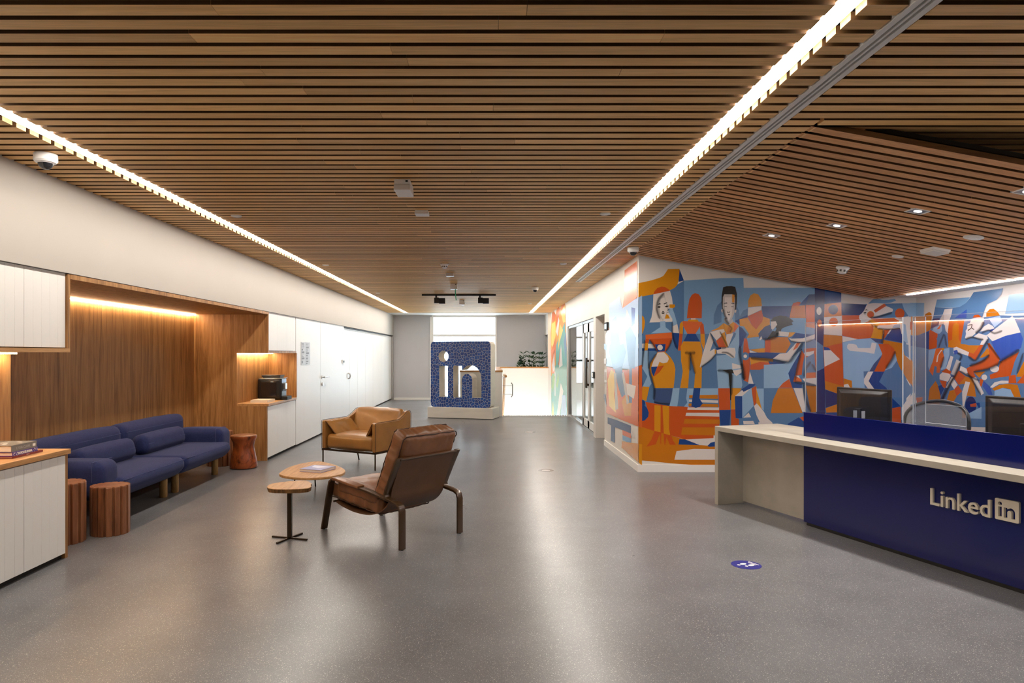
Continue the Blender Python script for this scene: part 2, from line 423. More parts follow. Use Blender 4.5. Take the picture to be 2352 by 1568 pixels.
# glazed front
GF = MB()
for a, b in ((12.40, 12.45), (13.98, 14.05), (16.42, 16.5)): GF.box(1.93, 1.99, a, b, 0, 2.15)
GF.box(1.93, 1.99, 12.40, 16.5, 2.10, 2.15); GF.box(1.93, 1.99, 12.40, 16.5, 0, 0.05)
WIN2 = struct('window_2', GF, M_alu)
mb = MB(); mb.box(1.955, 1.965, 14.05, 15.2, 0.05, 2.10); mb.build('pane', M_glass, WIN2)
mb = MB(); mb.box(1.955, 1.965, 15.21, 16.42, 0.05, 2.10); mb.build('pane', M_glass, WIN2)
for n_, (a, b) in enumerate(((12.46, 13.20), (13.22, 13.96))):
    lf = MB()
    lf.box(1.935, 1.975, a, a + 0.10, 0.06, 2.09); lf.box(1.935, 1.975, b - 0.10, b, 0.06, 2.09)
    lf.box(1.935, 1.975, a, b, 1.92, 2.09); lf.box(1.935, 1.975, a, b, 0.06, 0.20)
    D = struct('door_%d' % (n_ + 2), lf, M_lacq)
    mb = MB(); mb.box(1.95, 1.96, a + 0.10, b - 0.10, 0.20, 1.92); mb.build('pane', M_glass, D)
    hx = b - 0.05 if n_ == 0 else a + 0.05
    mb = MB(); mb.box(1.875, 1.90, hx - 0.04, hx + 0.04, 0.84, 1.42); mb.box(1.90, 1.935, hx - 0.015, hx + 0.015, 0.88, 0.92); mb.box(1.90, 1.935, hx - 0.015, hx + 0.015, 1.34, 1.38)
    mb.build('pull_handle', M_bronze, D, bevel=0.004)
# room behind the glazed front
mb = MB()
mb.box(4.5, 4.7, 11.0, 22.4, 0, 2.95); mb.box(2.14, 4.7, 10.9, 11.1, 0, 2.95)
mb.box(2.14, 2.3, 22.2, 22.4, 0, 2.95); mb.box(2.3, 4.6, 22.2, 22.4, 0, 0.5); mb.box(2.3, 4.6, 22.2, 22.4, 2.6, 2.95)
struct('wall_side_room', mb, M_white)
mb = MB(); mb.box(2.1, 4.7, 10.9, 22.4, 2.75, 2.95); struct('ceiling_side_room', mb, M_white)
mb = MB()
for a in (2.3, 2.75, 3.2, 3.65, 4.1): mb.box(a, a + 0.05, 22.22, 22.30, 0.5, 2.6)
for z in (0.5, 1.25, 2.0, 2.54): mb.box(2.3, 4.6, 22.22, 22.30, z, z + 0.06)
struct('window_3', mb, M_alu)
# far window, floor to ceiling, behind the sculpture
mb = MB()
mb.box(-1.90, -1.79, 22.16, 22.40, 0, 2.70); mb.box(0.22, 0.27, 22.18, 22.40, 0, 2.70); mb.box(-1.84, 0.24, 22.18, 22.40, 2.68, 2.75)
mb.box(-1.84, 0.24, 22.22, 22.32, 2.06, 2.13); mb.box(-1.84, 0.24, 22.22, 22.32, 0, 0.06)
WIN1 = struct('window_1', mb, M_lacq)
mb = MB(); mb.box(-1.79, 0.22, 22.26, 22.27, 2.13, 2.68); mb.build('pane', M_glass, WIN1)
mb = MB(); mb.box(-1.79, 0.22, 22.26, 22.27, 0.06, 2.06); mb.build('pane', M_glass, WIN1)
# far glazed side light on the right beyond the narrow mural
mb = MB()
mb.box(1.86, 1.92, 20.95, 21.0, 0.08, 2.1); mb.box(1.86, 1.92, YF - 0.05, YF, 0.08, 2.1); mb.box(1.86, 1.92, 21.55, 21.6, 0.08, 2.1)
WIN4 = struct('window_4', mb, M_alu)
mb = MB(); mb.box(1.88, 1.89, 21.0, YF - 0.05, 0.08, 2.1); mb.build('pane', M_glass, WIN4)
# ---- parapets round the stairwell
def parapet(x0, x1, y0, y1, zb):
    mb = MB(); mb.box(x0, x1, y0, y1, zb, 1.06); o = struct('parapet', mb, M_lacq)
    mb = MB(); mb.box(x0 - .01, x1 + .01, y0 - .01, y1 + .01, 1.06, 1.10); mb.build('wooden_cap', M_oak, o); return o
parapet(0.32, 1.83, 20.86, 21.0, -2.5); parapet(-0.68, 0.33, 16.36, 16.5, 0); parapet(0.20, 0.33, 16.5, 20.86, -2.5)
# ---- ceiling
mb = MB()
mb.box(XL, XS, -9.2, 20.9, ZC + 0.075, ZC + 0.2)
CEIL = struct('ceiling', mb, M_dark)
mb = MB(); mb.box(XL, XR, 20.9, YF, ZC - 0.005, ZC + 0.15); mb.build('plaster_margin', M_white, CEIL)
def shade_edges(o):      # gap shade painted onto the slats' long edges with a darker wood
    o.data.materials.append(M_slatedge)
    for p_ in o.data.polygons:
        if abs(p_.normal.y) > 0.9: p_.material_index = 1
P0, PITCH, SW, ST = 2.447, 0.1102, 0.077, 0.032
SL = [(XL, -2.605), (-2.475, 1.245), (1.357, 1.508)]
rs = random.Random(11)
def cut(a, b, lo=1.1, hi=2.6):
    out = []; x = a
    while True:
        L = rs.uniform(lo, hi)
        if x + L > b - 0.5: out.append((x, b)); return out
        out.append((x, x + L)); x += L
NEAR = 5.15
stuff = MB(); far_edge = []
k = -104
while True:
    y0 = P0 + k * PITCH; y1 = y0 + SW
    if y0 > 20.85: break
    rows = [(a, b, False) for a, b in SL]
    if y1 < 3.72: rows.append((1.612, XS, False))
    elif y0 < 4.7: rows += [(1.612, 1.78, False), (1.80, XS, True)]
    elif y0 < 8.6: rows.append((1.612, 1.78, False))
    if y0 > YM - 0.1: rows[2] = (1.357, XR, False) if y0 > 11.92 else (1.357, 1.508, False)
    if YM - 0.1 < y0 <= 11.92: rows.append((1.612, XR, False))
    for (a, b, up) in rows:
        for (p, q) in cut(a, b):
            t = min(1, max(0, rs.gauss(0.5, 0.24)))
            if 2.2 < y0 < NEAR and not up:
                m_ = MB(); m_.box(p, q - 0.0015, y0, y1, ZC, ZC + ST, t)
                shade_edges(m_.build('slat', M_slat, CEIL, recalc=False))
            else:
                stuff.box(p, q - 0.0015, y0, y1, ZC, ZC + ST, t)
    k += 1
shade_edges(stuff.build('slat_field', M_slat, CEIL, kind='stuff', recalc=False))
# sloping panel over the desk
SLOPE, XP0, XP1 = 0.184, 1.78, 4.86
def pz(x): return ZC + 0.006 - SLOPE * (x - XP0)
def onpanel(px, py):
    a = (px - CX) / F; b = (CY - py) / F
    Y = (ZC + 0.006 + SLOPE * XP0 - H) / (b + SLOPE * a); return Vector((a * Y, Y, H + b * Y))
stuff = MB()
n_row = 0
while True:
    y0 = P0 + (12 + n_row) * PITCH; y1 = y0 + SW
    if y1 > YM: break
    for (p, q) in cut(XP0, XP1, 0.9, 1.9):
        t = min(1, max(0, rs.gauss(0.5, 0.24))); q2 = q - 0.0015
        m_ = stuff if n_row > 23 else MB()
        m_.prism([(p, pz(p)), (q2, pz(q2)), (q2, pz(q2) + ST), (p, pz(p) + ST)], y0, y1, 'y', t)
        if n_row <= 23: shade_edges(m_.build('slat', M_panelslat, CEIL))
    n_row += 1
shade_edges(stuff.build('slat_field', M_panelslat, CEIL, kind='stuff'))
mb = MB(); mb.prism([(XP0 + .02, pz(XP0) + 0.05), (XP1, pz(XP1) + 0.05), (XP1, pz(XP1) + 0.075), (XP0 + .02, pz(XP0) + 0.0749)], 3.80, YM, 'y')
mb.build('panel_backing', M_dark, CEIL)
# soffit and cove beside the reception side wall
mb = MB(); mb.box(4.93, XS, 3.0, YM, 2.215, 2.26); mb.box(4.93, 4.96, 3.0, YM, 2.19, 2.215); mb.box(4.93, XS, 2.95, 3.0, 2.215, 2.75)
mb.box(4.93, 4.95, 3.0, YM, 2.26, 2.75)
mb.build('cove_soffit', M_white, CEIL)
# ---- light lines
def light_line(x0, x1, label):
    t = thing('linear_ceiling_light', label, 'ceiling light', ((x0 + x1) / 2, 8, ZC), group=None)
    mb = MB(); mb.box(x0, x1, LY0, 20.86, ZC + 0.002, ZC + 0.010); mb.build('diffuser', M_led, t, w=True)
    mb = MB(); mb.box(x0 - 0.004, x1 + 0.004, LY0, 20.86, ZC + 0.011, ZC + 0.07)
    mb.build('housing', M_alu, t, w=True)
LY0 = -0.6
light_line(-2.556, -2.482, 'long white light line in the slat ceiling beside the left white wall')
light_line(1.252, 1.326, 'long white light line in the slat ceiling beside the air vent')
t = thing('cove_light', 'slim white cove light line above the mural behind the desk', 'ceiling light', (4.89, 5, 2.19))
mb = MB(); mb.box(4.866, 4.900, 2.9, 7.95, 2.182, 2.190); mb.build('diffuser', M_cove, t, w=True)
mb = MB(); mb.box(4.866, 4.93, 2.9, 7.95, 2.191, 2.215); mb.build('housing', M_alu, t, w=True)
# ---- linear air vent
t = thing('linear_air_vent', 'long grey slot air vent in the slat ceiling', 'air vent', (1.557, 4, ZC))
for a, b in ((1.512, 1.538), (1.552, 1.562), (1.576, 1.603)):
    mb = MB(); mb.box(a, b, -3.0, 11.9, ZC - 0.004, ZC + 0.02); mb.build('vane', M_vane, t, w=True)
mb = MB(); mb.box(1.51, 1.605, -3.0, 11.9, ZC + 0.045, ZC + 0.06); mb.build('plenum', M_black, t, w=True)
mb = MB(); mb.box(1.512, 1.603, 11.88, 11.9, ZC - 0.004, ZC + 0.03); mb.build('end_cap', M_alu, t, w=True)
# ================================================================== JOINERY ON THE LEFT
XC = -3.10; YA, YB = 5.036, 9.56; XB = -4.126; XN = -3.524
al = thing('wood_alcove', 'wood-lined seating alcove around the navy sofa', 'alcove', (-3.6, 7.3, 0))
mb = MB(); mb.box(XB - 0.03, XB, 3.62, YB, 0, 2.06); mb.build('back_panel', M_veneer, al, w=True)
mb = MB(); mb.box(XB, XN - 0.021, YB, YB + 0.03, 0, 2.05); mb.build('side_panel', M_veneer, al, w=True)
mb = MB(); mb.box(XB, XL - 0.004, YA, YB + 0.03, 2.05, 2.085); mb.build('top_panel', M_veneer, al, w=True)
mb = MB(); mb.box(XB, XN - 0.021, YA - 0.03, YA, 0, 2.05); mb.build('side_panel', M_veneer, al, w=True)
mb = MB(); mb.box(XB + 0.012, XB + 0.034, YA + 0.02, YB - 0.01, 2.038, 2.046); mb.build('led_strip', M_warm, al, w=True)
def boards(parent, mtl, x, ya, yb, z0, z1, pitch=0.089, thick=0.02):
    n = max(1, round((yb - ya) / pitch)); p = (yb - ya) / n
    for i in range(n):
        mb = MB(); mb.box(x - thick, x, ya + i * p + 0.0005, ya + (i + 1) * p - 0.0005, z0, z1)
        mb.build('board', mtl, parent, bevel=0.0014, seg=1, w=True)
def block(y0, y1, side, names, near):
    """open corner unit: base cabinet + wall cabinet + lit recess. side=+1: alcove lies at y0"""
    ys = y0 if side > 0 else y1       # the face towards the alcove
    b = thing('base_cabinet', names[0], 'cabinet', (XN, (y0 + y1) / 2, 0))
    mb = MB(); mb.box(XN, XC - 0.004, min(ys, ys - side * -0.03), max(ys, ys - side * -0.03), 0, 0.765); mb.build('side_panel', M_veneer, b, w=True)
    mb = MB(); mb.box(XN, XL, y0, y1, 0.765, 0.80); mb.build('worktop', M_oak, b, w=True, bevel=0.001, seg=1)
    mb = MB(); mb.box(XN + 0.002, XC - 0.03, y0 + 0.031, y1 - 0.031, 0.0, 0.76); mb.build('carcass', M_dark, b, w=True)
    ya, yb = (y0 + 0.032, y1) if side > 0 else (y0, y1 - 0.032)
    nd = 3
    L = (yb - ya) / nd
    for i in range(nd):
        ref = MB(); ref.box(XC - 0.026, XC - 0.021, ya + i * L + 0.002, ya + (i + 1) * L - 0.002, 0.04, 0.755)
        d = ref.build('door', M_lacq, b, w=True)
        if near: boards(d, M_lacq, XC, ya + i * L + 0.002, ya + (i + 1) * L - 0.002, 0.04, 0.755)
        else:
            f = MB(); n = 5; p = (L - 0.004) / n
            for j in range(n): f.box(XC - 0.02, XC, ya + i * L + 0.002 + j * p + 0.001, ya + i * L + 0.002 + (j + 1) * p - 0.001, 0.04, 0.755)
            f.build('boarding', M_lacq, d, w=True, kind='stuff')
    u = thing('wall_cabinet', names[1], 'cabinet', (XN, (y0 + y1) / 2, 1.51))
    mb = MB(); mb.box(XN, XL - 0.006, y0, y1, 1.51, 1.54); mb.build('bottom_panel', M_oak if near else M_veneer, u, w=True)
    mb = MB(); mb.box(XN, XL - 0.006, min(ys, ys + side * 0.03), max(ys, ys + side * 0.03), 1.54, 2.05 if not near else 2.085); mb.build('side_panel', M_veneer, u, w=True)
    mb = MB(); mb.box(XN + 0.002, XC - 0.03, y0 + 0.031, y1 - 0.031, 1.541, 2.045); mb.build('carcass', M_dark, u, w=True)
    for i in range(nd):
        ref = MB(); ref.box(XC - 0.026, XC - 0.021, ya + i * L + 0.002, ya + (i + 1) * L - 0.002, 1.545, 2.087)
        d = ref.build('door', M_lacq, u, w=True)
        if near: boards(d, M_lacq, XC, ya + i * L + 0.002, ya + (i + 1) * L - 0.002, 1.545, 2.087)
        else:
            f = MB(); n = 5; p = (L - 0.004) / n
            for j in range(n): f.box(XC - 0.02, XC, ya + i * L + 0.002 + j * p + 0.001, ya + i * L + 0.002 + (j + 1) * p - 0.001, 1.545, 2.087)
            f.build('boarding', M_lacq, d, w=True, kind='stuff')
    r = thing('lit_recess', names[2], 'recess', (XN, (y0 + y1) / 2, 0.8))
    mb = MB(); mb.box(XN - 0.02, XN - 0.0005, y0, y1, 0.0, 2.05); mb.build('back_panel', M_veneer, r, w=True)
    ye = y1 if side > 0 else y0
    mb = MB(); mb.box(XN, XL - 0.002, min(ye, ye + side * 0.03), max(ye, ye + side * 0.03), 0.80, 1.51); mb.build('side_panel', M_veneer, r, w=True)
    mb = MB(); mb.box(XN + 0.05, XN + 0.075, y0 + 0.04, y1 - 0.04, 1.498, 1.506); mb.build('led_strip', M_warm, r, w=True)
block(3.66, YA, -1, ('white boarded base cabinet with oak top under the art books', 'white boarded wall cabinet above the art books', 'lit wood recess behind the stacked art books'), True)
block(YB, 10.96, 1, ('white boarded base cabinet under the coffee machine', 'white wall cabinet above the coffee machine', 'lit wood recess holding the coffee machine'), False)
# fixed boarding, door, sliding panels
def boarding(y0, y1, x, z0, z1, pitch=0.089):
    mb = MB(); n = round((y1 - y0) / pitch); p = (y1 - y0) / n
    for j in range(n): mb.box(x - 0.02, x, y0 + j * p + 0.0006, y0 + (j + 1) * p - 0.0006, z0, z1)
    mb.box(x - 0.03, x - 0.02, y0, y1, z0, z1); return mb
struct('wall_left_boarding', boarding(10.99, 12.57, XC, 0.03, 2.087), M_lacq)
D4 = struct('door_4', boarding(12.585, 14.63, XC, 0.03, 2.087), M_lacq)
mb = MB(); hp = onx(739, 866, XC)
mb.tube([hp + Vector((0, 0.02, 0)), hp + Vector((0.05, 0.02, 0))], 0.011, 10); mb.tube([hp + Vector((0.05, 0.01, 0)), hp + Vector((0.05, 0.40, 0))], 0.011, 10)
mb.build('lever_handle', M_steel, D4, smooth=40)
mb = MB(); mb.tube([hp + Vector((0, 0.02, -0.13)), hp + Vector((0.02, 0.02, -0.13))], 0.03, 14); mb.tube([hp + Vector((0, 0.02, 0)), hp + Vector((0.012, 0.02, 0))], 0.032, 14)
mb.build('lock_rose', M_steel, D4, smooth=40)
ys = [14.66, 15.49, 16.42, 17.45, 18.6, 19.97, 21.6, 22.1]
sp = thing('sliding_partition', 'row of tall white sliding panels along the far left wall', 'partition', (XC - 0.05, 18.4, 0))
for a, b in zip(ys[:-1], ys[1:]):
    mb = MB(); mb.box(XC - 0.09, XC - 0.045, a + 0.004, b - 0.004, 0.05, 2.06); p_ = mb.build('panel', M_lacq, sp, w=True, bevel=0.003, seg=1)
mb = MB(); mb.box(XC - 0.11, XC - 0.03, 14.66, 22.15, 2.065, 2.085); mb.build('top_track', M_blackmat, sp, w=True)
mb = MB(); mb.box(XC - 0.11, XC - 0.005, 14.66, 22.15, 0.0, 0.018); mb.build('floor_track', M_alu, sp, w=True)
hp = onx(804.5, 863, XC)
mb = MB(); mb.tube([hp + Vector((-0.045, 0, -0.06)), hp + Vector((-0.01, 0, -0.05)), hp + Vector((0.0, 0, 0)), hp + Vector((-0.01, 0, 0.05)), hp + Vector((-0.045, 0, 0.06))], 0.014, 10)
mb.build('pull_handle', M_steel, sp, w=True, smooth=40)
mb = MB(); mb.box(XC - 0.06, XC + 0.01, 22.12, 22.19, 0, 2.09); mb.build('end_post', M_alu, sp, w=True)
# ================================================================== SOFA
Y0, Y1, YJ = 5.79, 8.75, 7.27
so = thing('sofa', 'navy blue two-module sofa on short wooden legs in the alcove', 'sofa', (-3.65, YJ, 0))
def T(x, y, z, rz=0, rx=0, ry=0):
    return Matrix.Translation((x, y, z)) @ Matrix.Rotation(rz, 4, 'Z') @ Matrix.Rotation(ry, 4, 'Y') @ Matrix.Rotation(rx, 4, 'X')
for a, b in ((Y0, YJ - 0.004), (YJ + 0.004, Y1)):
    L = b - a; c = (a + b) / 2
    aa, bb = (a + 0.20, b) if a == Y0 else (a, b - 0.20)
    mb = MB()
    def tuck(p):   # front of the seat slopes back underneath
        return Vector((p.x - (0.055 if p.z < 0 and p.x > 0 else 0) * min(1, -p.z / 0.08), p.y, p.z))
    mb.soft(0.72, bb - aa, 0.195, 0.06, 0.012, 22, 0.004, 5, T(-3.58, (aa + bb) / 2, 0.308), a, tuck)
    s_ = mb.build('seat', M_navyfab, so, w=True, smooth=60)
    pth = [(-3.228 + 0.004 * math.sin(i), aa + 0.03 + (bb - aa - 0.06) * i / 20, 0.380) for i in range(21)]
    MB().tube(pth, 0.0025, 5).build('seam', M_navyseam, s_, w=True)
    mb = MB()
    mb.soft(0.21, L, 0.50, 0.075, 0.012, 22, 0.004, 5, T(-3.985, c, 0.485, 0, 0, -0.05), a + 3)
    b_ = mb.build('backrest', M_navyfab, so, w=True, smooth=60)
    MB().tube([(-3.885, a + 0.05 + (L - 0.1) * i / 16, 0.655) for i in range(17)], 0.0025, 5).build('seam', M_navyseam, b_, w=True)
for c in (Y0 + 0.165, Y1 - 0.165):
    mb = MB(); mb.soft(0.60, 0.31, 0.33, 0.075, 0.008, 16, 0.003, 5, T(-3.595, c, 0.405), c)
    a_ = mb.build('arm', M_navyfab, so, w=True, smooth=60)
    sg = -1 if c > YJ else 1
    MB().tube([(-3.36, c + 0.152 * math.cos(t), 0.405 + 0.162 * math.sin(t)) if 0 else (-3.37, c + 0.158 * max(-1, min(1, 1.5 * math.cos(t))), 0.405 + 0.168 * max(-1, min(1, 1.5 * math.sin(t)))) for t in [i * PI / 12 for i in range(13)]], 0.0025, 5).build('seam', M_navyseam, a_, w=True)
for (x, y) in [(-3.40, 6.0), (-3.40, 7.14), (-3.40, 7.40), (-3.40, 8.48), (-3.95, 6.0), (-3.95, 7.14), (-3.95, 7.40), (-3.95, 8.48)]:
    MB().lathe([(0.037, 0), (0.040, 0.01), (0.040, 0.26)], (x, y, 0), 18).build('leg', M_paleleg, so, w=True, smooth=40)
for c, lab in ((7.82, 'long navy bolster cushion on the far sofa seat'), (6.66, 'long navy bolster cushion on the near sofa seat beside the arm')):
    o = thing('bolster_cushion', lab, 'cushion', (-3.76, c, 0.40), group='bolsters on the sofa')
    MB().soft(0.17, 0.98, 0.21, 0.07, 0.012, 20, 0.004, 7, T(0, 0, 0.115, 0, 0, -0.25), c).build('cover', M_navyfab, o, smooth=60)
    MB().tube([(0.088, -0.44 + 0.88 * i / 10, 0.125) for i in range(11)], 0.0022, 5).build('seam', M_navyseam, o)
# ================================================================== STOOLS
def fluted(name, label, x, y, r, h):
    o = thing(name, label, 'stool', (x, y, 0), rz=random.random())
    n = 15; seg = n * 9
    def rad(k):
        j = k % 9
        return 0.885 if j in (0, 1) else 1.0
    MB().lathe([(r * .99, 0), (r, 0.005), (r, h - 0.006), (r * .985, h)], (0, 0, 0), seg, None, rad).build('body', M_stool, o)
    MB().lathe([(r * 0.80, h - 0.001), (r * 0.80, h + 0.0015), (r * .78, h + 0.002)], (0, 0, 0), 40).build('top', M_stool, o)
    return o
fluted('fluted_stool', 'low fluted red-brown wooden stool in front of the sofa arm', -3.17, 5.72, 0.150, 0.402)
fluted('fluted_stool', 'taller fluted wooden stool half hidden behind the white cabinet', -3.40, 5.45, 0.165, 0.475)
fluted('fluted_stool', 'fluted wooden stool tucked behind the far sofa arm', -3.62, 9.20, 0.165, 0.46)
o = thing('hourglass_stool', 'waisted burl wood drum stool beside the sofa', 'stool', (-3.22, 8.98, 0))
MB().lathe([(0.15, 0), (0.172, 0.012), (0.175, 0.03), (0.168, 0.09), (0.150, 0.18), (0.134, 0.25), (0.130, 0.29), (0.140, 0.345), (0.157, 0.385), (0.166, 0.405), (0.164, 0.422)], (0, 0, 0), 40).build('body', M_burl, o, smooth=50)
MB().lathe([(0.164, 0.4221), (0.160, 0.431), (0.150, 0.434)], (0, 0, 0), 40).build('seat', M_stool, o, smooth=50)
# ================================================================== COFFEE TABLES
def zz(x, y, ox, oy, s): return (ox + x / s, oy + y / s)
ZT = 0.25
out = [fl(*zz(x, y, 600, 1030, 6.817), ZT) for x, y in [(280, 390), (330, 345), (430, 290), (600, 237), (780, 205), (900, 197), (1010, 212), (1150, 250), (1270, 300), (1318, 342), (1270, 392), (1100, 432), (850, 452), (650, 456), (450, 440), (330, 418)]]
c = sum(out, Vector()) / len(out)
o = thing('coffee_table', 'low rounded-triangle oak coffee table with a book on top', 'table', (c.x, c.y, 0))
lp = [(p.x, p.y) for p in spline([(q.x, q.y, 0) for q in out], 4, True)]
mb = MB(); mb.prism(lp, ZT - 0.026, ZT); mb.build('tabletop', M_oak, o, w=True, bevel=0.006)
for (bx, by) in ((-2.064, 7.06), (-1.957, 7.72), (-1.50, 7.05)):
    tp = Vector((bx, by, 0)).lerp(Vector((c.x, c.y, 0)), 0.30); tp.z = ZT - 0.026
    MB().tube([(bx, by, 0), tp], 0.008, 8).build('leg', M_bronze, o, w=True, smooth=40)
MB().lathe([(0.16, ZT - 0.034), (0.16, ZT - 0.026)], (c.x, c.y, 0), 20).build('mount_plate', M_bronze, o, w=True)
ZS = 0.43
out = [fl(*zz(x, y, 600, 1030, 6.817), ZS) for x, y in [(90, 600), (105, 572), (160, 547), (300, 525), (450, 507), (600, 498), (700, 498), (752, 512), (765, 528), (795, 548), (775, 565), (788, 590), (740, 618), (600, 630), (400, 636), (200, 632), (110, 620)]]
c = sum(out, Vector()) / len(out)
bc = fl(*zz(447, 1408, 600, 1030, 6.817))
o = thing('side_table', 'small side table with live-edge wood top on a thin black stem', 'table', (bc.x, bc.y, 0))
mb = MB(); mb.prism([(p.x, p.y) for p in out], ZS - 0.004, ZS); mb.build('tabletop', M_oak, o, w=True, bevel=0.002)
mb = MB(); mb.hexa([(p.x * .0 + c.x + (p.x - c.x) * 0.97, c.y + (p.y - c.y) * 0.97, ZS - 0.034) for p in out], [(p.x, p.y, ZS - 0.0041) for p in out])
mb.build('bark_edge', wood('bark_edge', (74, 50, 26), (120, 84, 46), (150, 110, 66), (40, 40, 4), 0.7), o, w=True)
mb = MB(); mb.box(bc.x - 0.017, bc.x + 0.017, bc.y - 0.017, bc.y + 0.017, 0.012, ZS - 0.034); mb.build('stem', M_bronze, o, w=True, bevel=0.002)
for x, y in ((175, 1386), (640, 1336), (718, 1436), (242, 1492)):
    q = fl(*zz(x, y, 600, 1030, 6.817)); d = (q - bc)
    MB().ribbon([bc + Vector((0, 0, 0.007)), q + Vector((0, 0, 0.007))], Vector((-d.y, d.x, 0)), 0.016, 0.012).build('foot', M_bronze, o, w=True)
# ================================================================== BOOKS
def book(name, label, M, L, Wd, t, cover, pages, parent=None, spine=None):
    """M places the book: x along the spine, y towards the fore edge, z up"""
    o = thing(name, label, 'book', M.translation, math.atan2(M[1][0], M[0][0]))
    cv = mat(name + '_cover', cover, 0.35, var=(9, 0.05))
    mb = MB(); mb.box(-L / 2, L / 2, 0, Wd, 0, 0.0035); mb.box(-L / 2, L / 2, 0, Wd, t - 0.0035, t); mb.box(-L / 2, L / 2, 0, 0.0035, 0.0035, t - 0.0035)
    mb.build('cover', cv, o)
    mb = MB(); mb.box(-L / 2 + 0.004, L / 2 - 0.004, 0.0036, Wd - 0.004, 0.0036, t - 0.0036); mb.build('page_block', mat(name + '_pages', pages, 0.8, var=((2, 2, 400), 0.06)), o)
    return o
pos = Vector((-3.178, 4.715, 0.80)); rz = PI / 2
b0 = book('art_book', 'thin dark red book at the bottom of the stack', Matrix.Translation(pos) @ Matrix.Rotation(rz + 0.05, 4, 'Z'), 0.335, 0.26, 0.014, (122, 26, 22), (224, 205, 190))
b1 = book('art_book', 'purple patterned art book in the middle of the stack', Matrix.Translation(pos + Vector((-0.004, -0.022, 0.014))) @ Matrix.Rotation(rz + 0.05, 4, 'Z'), 0.275, 0.24, 0.028, (76, 46, 132), (230, 214, 200))
b2 = book('art_book', 'thick grey art book on top of the stack', Matrix.Translation(pos + Vector((-0.008, -0.028, 0.042))) @ Matrix.Rotation(rz + 0.03, 4, 'Z'), 0.265, 0.27, 0.044, (122, 118, 112), (232, 224, 212))
M_print = mat('white_print', (236, 232, 226), 0.5)
M_greyprint = mat('grey_print', (176, 172, 165), 0.5)
def spine_text(bk, body, size, z, x, m, off=0.0):
    vs, fs = text_mesh(body, size, 0.0008, off)
    Mx = basis((x, -0.0006, z), (1, 0, 0), (0, 0, 1)); MB().add(vs, fs, M=Mx).build('lettering', m, bk, recalc=False)
spine_text(b2, 'LYGIA CLARK', 0.024, 0.013, -0.085, M_greyprint)
spine_text(b1, 'YAYOI KUSAMA', 0.022, 0.006, -0.085, M_print, 0.0012)
mb = MB(); mb.box(0.088, 0.118, -0.0012, 0.0, 0.012, 0.03); mb.build('spine_tag', M_print, b2)
mb = MB(); rr = random.Random(3)
for i in range(70):
    x = rr.uniform(-0.134, 0.134)
    if -0.088 < x < 0.085: continue
    z = rr.uniform(0.002, 0.025); q = rr.uniform(0.001, 0.0022); mb.box(x - q, x + q, -0.0008, 0, z - q, z + q)
mb.build('dot_pattern', M_print, b1, kind='stuff')
mb = MB(); mb.box(-0.02, 0.012, -0.0006, 0, 0.006, 0.009); mb.build('spine_mark', M_print, b0)
mb = MB()
for i, (x, y, a, s_) in enumerate([(-0.05, 0.1, 0.5, 0.06), (0.03, 0.16, -0.3, 0.05), (0.06, 0.07, 0.9, 0.04)]):
    mb.box(-s_, s_, -0.012, 0.012, 0.0441, 0.0445, M=Matrix.Translation((x, y, 0)) @ Matrix.Rotation(a, 4, 'Z'))
mb.build('cover_print', M_greyprint, b2)
# book on the coffee table (lavender cover with a pale photo)
bq = [fl(*zz(x, y, 600, 1030, 6.817), ZT + 0.03) for x, y in ((552, 312), (885, 335), (1160, 275), (840, 250))]
ex = (bq[1] - bq[0]); ey = (bq[2] - bq[1])
mid = (bq[2] + bq[3]) / 2
b3 = book('picture_book', 'lavender picture book lying on the coffee table', Matrix.Translation((mid.x, mid.y, ZT)) @ Matrix.Rotation(math.atan2(ex.y, ex.x) + PI, 4, 'Z'), ex.length, ey.length, 0.03, (150, 150, 196), (226, 220, 214))
mb = MB(); L_, W_ = ex.length, ey.length
mb.add([(-L_ * .45, W_ * .2, 0.0302), (L_ * .42, W_ * .12, 0.0302), (L_ * .3, W_ * .5, 0.0302), (-L_ * .1, W_ * .62, 0.0302)], [(0, 1, 2, 3)])
mb.build('cover_print', mat('pale_sky_print', (214, 216, 238), 0.35), b3)
bp = onx(1122 - 3.3 * F / 10.15, 920, -3.3)
b4 = book('counter_book', 'pale book lying flat on the coffee counter', Matrix.Translation((-3.16, 9.93, 0.80)) @ Matrix.Rotation(PI / 2, 4, 'Z'), 0.34, 0.25, 0.035, (214, 200, 178), (232, 222, 206))
# ================================================================== COFFEE MACHINE
cmx = thing('coffee_machine', 'black automatic coffee machine in the lit recess', 'coffee machine', (-3.30, 10.45, 0.80))
mb = MB(); mb.soft(0.36, 0.30, 0.315, 0.03, 0.004, 10, M=T(-0.01, 0, 0.17)); mb.build('body', M_black, cmx, smooth=50)
mb = MB(); mb.hexa([(-0.12, -0.10, 0.325), (0.13, -0.10, 0.325), (0.13, 0.10, 0.325), (-0.12, 0.10, 0.325)], [(-0.14, -0.115, 0.375), (0.15, -0.115, 0.375), (0.15, 0.115, 0.375), (-0.14, 0.115, 0.375)]); mb.build('bean_hopper', M_black, cmx, bevel=0.006)
mb = MB(); mb.box(-0.13, 0.10, -0.162, -0.150, 0.05, 0.28); mb.build('water_tank', mat('smoked_plastic', (34, 30, 30), 0.08, spec=0.7), cmx, bevel=0.01)
mb = MB(); mb.box(0.16, 0.255, -0.12, 0.12, 0.0, 0.055); mb.build('drip_tray', M_blackmat, cmx, bevel=0.008)
